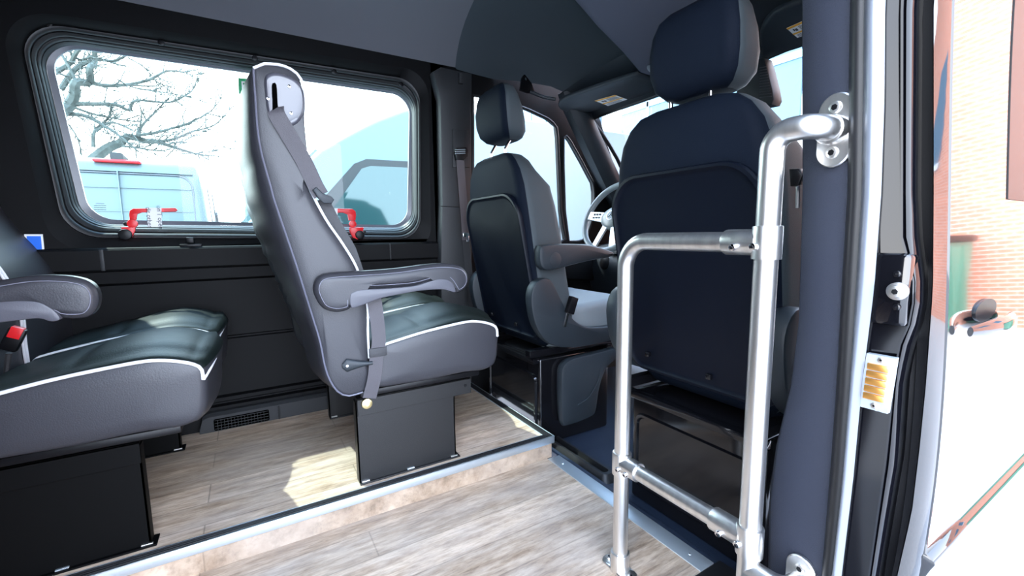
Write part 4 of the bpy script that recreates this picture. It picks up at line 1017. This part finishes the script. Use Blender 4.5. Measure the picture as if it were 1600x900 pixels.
# ================================================================== OUTSIDE
GZ = -.75
b = B(); box(b, (-60, -60, GZ-.2), (60, 60, GZ)); g_ = S(obj('ground', b, asphalt, smooth=False), 'sunlit grey asphalt outside the van')
def make_van(label):
    t = thing('cargo_van', label, 'van', (0, 0, 0), 'white vans parked outside')
    o2 = [(0, .30), (-.02, .75), (.03, .95), (.15, 1.08), (.75, 1.28), (.95, 1.36), (1.55, 2.02), (1.75, 2.18), (2.3, 2.50), (2.9, 2.62), (5.5, 2.64), (5.75, 2.60), (5.88, 2.40), (5.92, 1.2), (5.93, .45), (5.85, .35), (5.1, .33), (1.3, .30)]
    out = resample(cr_spline(o2, 3), 100); b = B()
    def bl(i, p, n, v):
        w = abs(2*v-1); h = max(0, (p[1]-1.2)/1.4); return -.10*max(0, (w-.8)/.2)**2*h*(1 if n[1] > .2 or abs(n[0]) > .3 else 0)
    n0 = len(out); rings = []
    for y, ins in ((-.99, .0), (-1.0, .0)): pass
    # tumblehome: layers in y with the roof narrower than the sills
    def half(z): return 1.0-.12*max(0, (z-1.0)/1.65)**1.5
    for v in (-1, -.97, -.9, -.6, -.2, .2, .6, .9, .97, 1):
        r_ = []
        for p in out:
            cx, cz = 3.0, 1.3; ins = {1: .05, .97: .018, .9: 0}.get(abs(v), 0)
            dx, dz = p[0]-cx, p[1]-cz; L_ = math.hypot(dx, dz); r_.append((cx+dx*(1-ins/L_), v*half(p[1]), cz+dz*(1-ins/L_)))
        rings.append(r_)
    loft(b, rings); body = obj('body', b, vanw, t, angle=50)
    def side(pts, s, m, nm, par, off=.006, bev=0):
        b = B(); r1 = [(x, s*(half(z)+off), z) for x, z in pts]; r0 = [(x, s*(half(z)-.02), z) for x, z in pts]; loft(b, [r0, r1]); return obj(nm, b, m, par, smooth=False)
    for s in (-1, 1):
        wf = side([(1.38, 1.30), (1.46, 1.48), (1.92, 2.0), (2.03, 2.05), (2.58, 2.06), (2.66, 2.0), (2.67, 1.42), (2.59, 1.32)], s, vanb, 'window_surround', body, .004)
        side([(1.62, 1.36), (1.68, 1.55), (1.98, 1.96), (2.06, 1.99), (2.50, 2.0), (2.59, 1.95), (2.60, 1.45), (2.52, 1.36)], s, vangl, 'cab_window', body, .009)
        side([(2.92, .5), (2.935, .5), (2.935, 2.4), (2.92, 2.4)], s, vanb, 'panel_seam', body, .003); side([(4.2, .5), (4.215, .5), (4.215, 2.4), (4.2, 2.4)], s, vanb, 'panel_seam', body, .003)
        side([(1.4, .62), (5.8, .62), (5.8, .82), (1.4, .82)], s, vanb, 'side_moulding', body, .02)
        b = B(); box(b, (1.42, s*1.10-.09, 1.25), (1.56, s*1.10+.09, 1.62), .04); mr = obj('mirror', b, vanb, t)
        b = B(); box(b, (1.558, s*1.10-.07, 1.28), (1.566, s*1.10+.07, 1.59), .02); obj('mirror_glass', b, vangl, mr)
        for x in (1.0, 4.95):
            b = B(); cyl(b, (x, s*.78, .36), (0, s, 0), .36, .23, 28, bev=.04); wh = obj('wheel', b, rubber, t)
            b = B(); cyl(b, (x, s*1.00, .36), (0, s, 0), .22, .02, 20, bev=.01); obj('hub_cap', b, alum, wh)
        b = B(); box(b, (-.02, s*.78-.16, .82), (.12, s*.78+.16, 1.02), .04); obj('headlamp', b, plate_m, t)
        b = B(); box(b, (5.86, s*.90-.07, 1.0), (5.94, s*.90+.07, 1.5), .02); obj('tail_lamp', b, red, t)
    b = B()
    def ws(u, s): p = np.array([1.0, 1.40])*(1-u)+np.array([1.66, 2.10])*u; return (p[0]-.03, s*(half(p[1])-.14), p[1]+.03)
    loft(b, [[ws(0, -1), ws(0, 1), ws(1, 1), ws(1, -1)], [tuple(np.array(q)+np.array([.05, 0, -.05])) for q in (ws(0, -1), ws(0, 1), ws(1, 1), ws(1, -1))]]); obj('windscreen', b, vangl, body, smooth=False)
    # rear doors
    for pts in ([(-.006, .5), (.006, .5), (.006, 2.45), (-.006, 2.45)], [(-.80, 2.22), (.80, 2.22), (.80, 2.228), (-.80, 2.228)], [(-.80, 1.90), (.80, 1.90), (.80, 1.908), (-.80, 1.908)], [(-.84, 2.44), (.84, 2.44), (.84, 2.448), (-.84, 2.448)]):
        b = B(); loft(b, [[(5.87, y, z) for y, z in pts], [(5.932-.02*max(0, (pts[0][1]-1.2)), y, z) for y, z in pts]]); obj('door_seam', b, seamg, body, smooth=False)
    L = rrect(-.82, .82, .55, 2.42, .18, 6); b = B(); tube(b, [(5.905-.02*max(0, z-2.0)*2, y, z) for y, z in L], .012, 6, closed=True); obj('door_seam', b, plate_m, body)
    b = B(); box(b, (5.78, -.25, 2.56), (5.90, .25, 2.60), .015); obj('brake_light', b, red, t)
    b = B(); loft(b, [[(5.7, y, z) for y, z in rrect(-.10, .10, 2.58, 2.66, .03, 4)], [(5.86, y, z) for y, z in rrect(-.07, .07, 2.58, 2.70, .03, 4)]]); obj('reversing_camera', b, vanb, t)
    b = B(); box(b, (5.85, -.95, .30), (6.02, .95, .55), .05); obj('bumper', b, vanb, t)
    return t
v1 = make_van('white cargo van seen from behind through the left part of the side window')
def place(v, x, y, rz): v.location = (x, y, GZ); v.rotation_euler = (0, 0, rz)
# rear faces us: van length runs along +y, nose far away
place(v1, -1.45, 8.0+5.93, -PI/2)
v2 = dup(v1, (0, 0, 0), 'white high-roof van with dark cab window, seen right of the bench backrest'); place(v2, -1.18, 5.72, 0); v2.scale = (1.12,)*3
v3 = dup(v1, (0, 0, 0), 'white van standing farther off between the two nearer vans'); place(v3, .9, 17+5.9, -PI/2)
v4 = dup(v1, (0, 0, 0), "pale van seen beyond the driver's door window"); place(v4, 7.5, 8.5, 0)

# bare tree behind the vans
TY = 15.0
tr_ = thing('bare_tree', 'large leafless tree spreading its branches above the white vans', 'tree', (-8.5, TY, GZ))
b = B()
def limb(pts, w0, w1, dz=0):
    P = cr_spline([ony(a, c, TY)+np.array([0, random.uniform(-.6, .6)*k/len(pts), 0]) for k, (a, c) in enumerate(pts)], 5, closed=False); n = len(P)
    tube(b, P, .1, 7, rr=[(w0*(1-k/(n-1))+w1*k/(n-1))*TY/685/2 for k in range(n)]); return P
limbs = [([(60, 330), (80, 250), (92, 200), (98, 180), (108, 165), (118, 150), (125, 135), (140, 128), (148, 115), (150, 95), (152, 60)], 16, 4), ([(140, 128), (165, 134), (200, 132), (235, 128), (262, 114), (290, 112), (302, 100)], 5, 1),
 ([(113, 162), (150, 163), (180, 162), (200, 170), (215, 160), (260, 156), (285, 150), (300, 135), (310, 108)], 5, 1), ([(95, 178), (130, 180), (160, 195), (190, 215), (220, 240)], 5, 2),
 ([(130, 262), (165, 232), (185, 222), (200, 213), (225, 218), (250, 225), (275, 230), (310, 240), (345, 246)], 12, 1), ([(215, 213), (220, 195), (240, 170), (262, 145)], 4, 1),
 ([(215, 211), (240, 208), (270, 198), (300, 192), (330, 175), (352, 152)], 4, .8), ([(235, 222), (270, 217), (300, 205), (335, 195), (362, 168)], 4, .8), ([(75, 120), (85, 110), (105, 95), (130, 80), (160, 60)], 7, 3), ([(90, 75), (112, 110), (125, 137)], 3, 3),
 ([(95, 140), (120, 108), (150, 95), (175, 90), (215, 86)], 6, 2), ([(146, 230), (148, 205), (165, 180), (178, 165)], 4, 1.5), ([(150, 205), (175, 192), (212, 208)], 3, 2), ([(200, 90), (225, 105), (245, 125), (275, 142)], 1.5, .8), ([(185, 125), (215, 140), (280, 150), (325, 158)], 2, .8),
 ([(190, 228), (210, 230), (245, 235), (270, 238)], 3, 1), ([(108, 165), (150, 178), (200, 185), (215, 187)], 3, 1), ([(100, 70), (120, 90), (150, 96)], 3, 2), ([(260, 245), (285, 225), (320, 200)], 1.5, .7), ([(100, 185), (120, 215), (125, 250)], 2, 1), ([(280, 240), (330, 235), (372, 222)], 1.5, .7)]
tips = []
for pts, w0, w1_ in limbs:
    P = limb(pts, w0, w1_)
    for k in range(3, len(P)-1, 2):
        if w0 < 1: continue
        for rep in range(2):
            p = P[k]; ang = random.uniform(0, 2*PI); d = P[k]-P[k-1]; d = d/np.linalg.norm(d); d = d+np.array([random.uniform(-.8, .8), random.uniform(-.5, .5), random.uniform(-.9, .9)]); d /= np.linalg.norm(d)
            q = [p]; L_ = random.uniform(.25, .95)
            for j in range(4):
                d = d+np.array([random.uniform(-.3, .3), random.uniform(-.2, .2), random.uniform(-.2, .35)]); d /= np.linalg.norm(d); q.append(q[-1]+d*L_/4)
            tube(b, q, .01, 4, rr=[.016, .012, .009, .007, .004])
            d2 = d+np.array([random.uniform(-1, 1), 0, random.uniform(-1, 1)]); tube(b, [q[2], q[2]+d2*.18, q[2]+d2*.34], .008, 4, rr=[.009, .007, .003])
obj('branches', b, bark, tr_)
# pale building ahead of the windscreen
pb_ = thing('building', 'pale blue and white building ahead, seen at the top of the windscreen', 'building', (14, 14, GZ))
b = B(); box(b, (14, 2.2, GZ), (22, 32, 9)); obj('wall', b, whitep, pb_, smooth=False)
for k in range(7):
    y = 2.8+k*4.2; b = B(); box(b, (13.93, y, 3.6), (14.02, y+2.9, 8.0)); wn = obj('window', b, palewin, pb_, smooth=False)
    b = B(); box(b, (13.88, y, 5.7), (13.94, y+2.9, 5.9)); box(b, (13.88, y+1.4, 3.6), (13.94, y+1.5, 8.0)); obj('window_bar', b, palewall, wn, smooth=False)
# brick building and green truck on the right, mirrored in the door paint
bb_ = thing('building', 'red brick building to the front right, seen mirrored in the glossy black door', 'building', (16, -8, GZ))
b = B(); box(b, (11, -16, GZ), (24, -.3, 10)); obj('brick_wall', b, brickm, bb_, smooth=False)
for k in range(3):
    y = -5-k*3.6; b = B(); box(b, (10.96, y-1.6, 3.2), (11.04, y, 5.6)); wn = obj('window', b, palewin, bb_, smooth=False)
    b = B(); box(b, (10.9, y-1.7, 3.05), (11.02, y+.1, 3.2)); obj('sill', b, alum, wn, smooth=False)
b = B(); sk = thing('waste_skip', 'green metal waste container mirrored in the glossy front door', 'waste container', (9, -2.7, GZ))
b = B(); rg = [[(x+(1 if x > 9 else -1)*k*.25, -2.75+s*(.6+.15*k), GZ+.15+k*1.5) for x, s in ((7.5, -1), (10.5, -1), (10.5, 1), (7.5, 1))] for k in (0, .5, 1)]
loft(b, rg); obj('container_body', b, truckg, sk, smooth=False)
for k in range(5):
    x = 7.8+k*.6; b = B(); box(b, (x, -2.12, GZ+.25), (x+.08, -2.0, GZ+1.55)); obj('side_rib', b, truckg, sk, smooth=False)
b = B(); box(b, (7.2, -3.55, GZ+1.6), (10.8, -1.95, GZ+1.72), .03); obj('lid', b, blackp, sk)
for x in (7.9, 10.1):
    b = B(); box(b, (x-.1, -3.2, GZ), (x+.1, -2.3, GZ+.16), .02); obj('foot', b, blackp, sk)
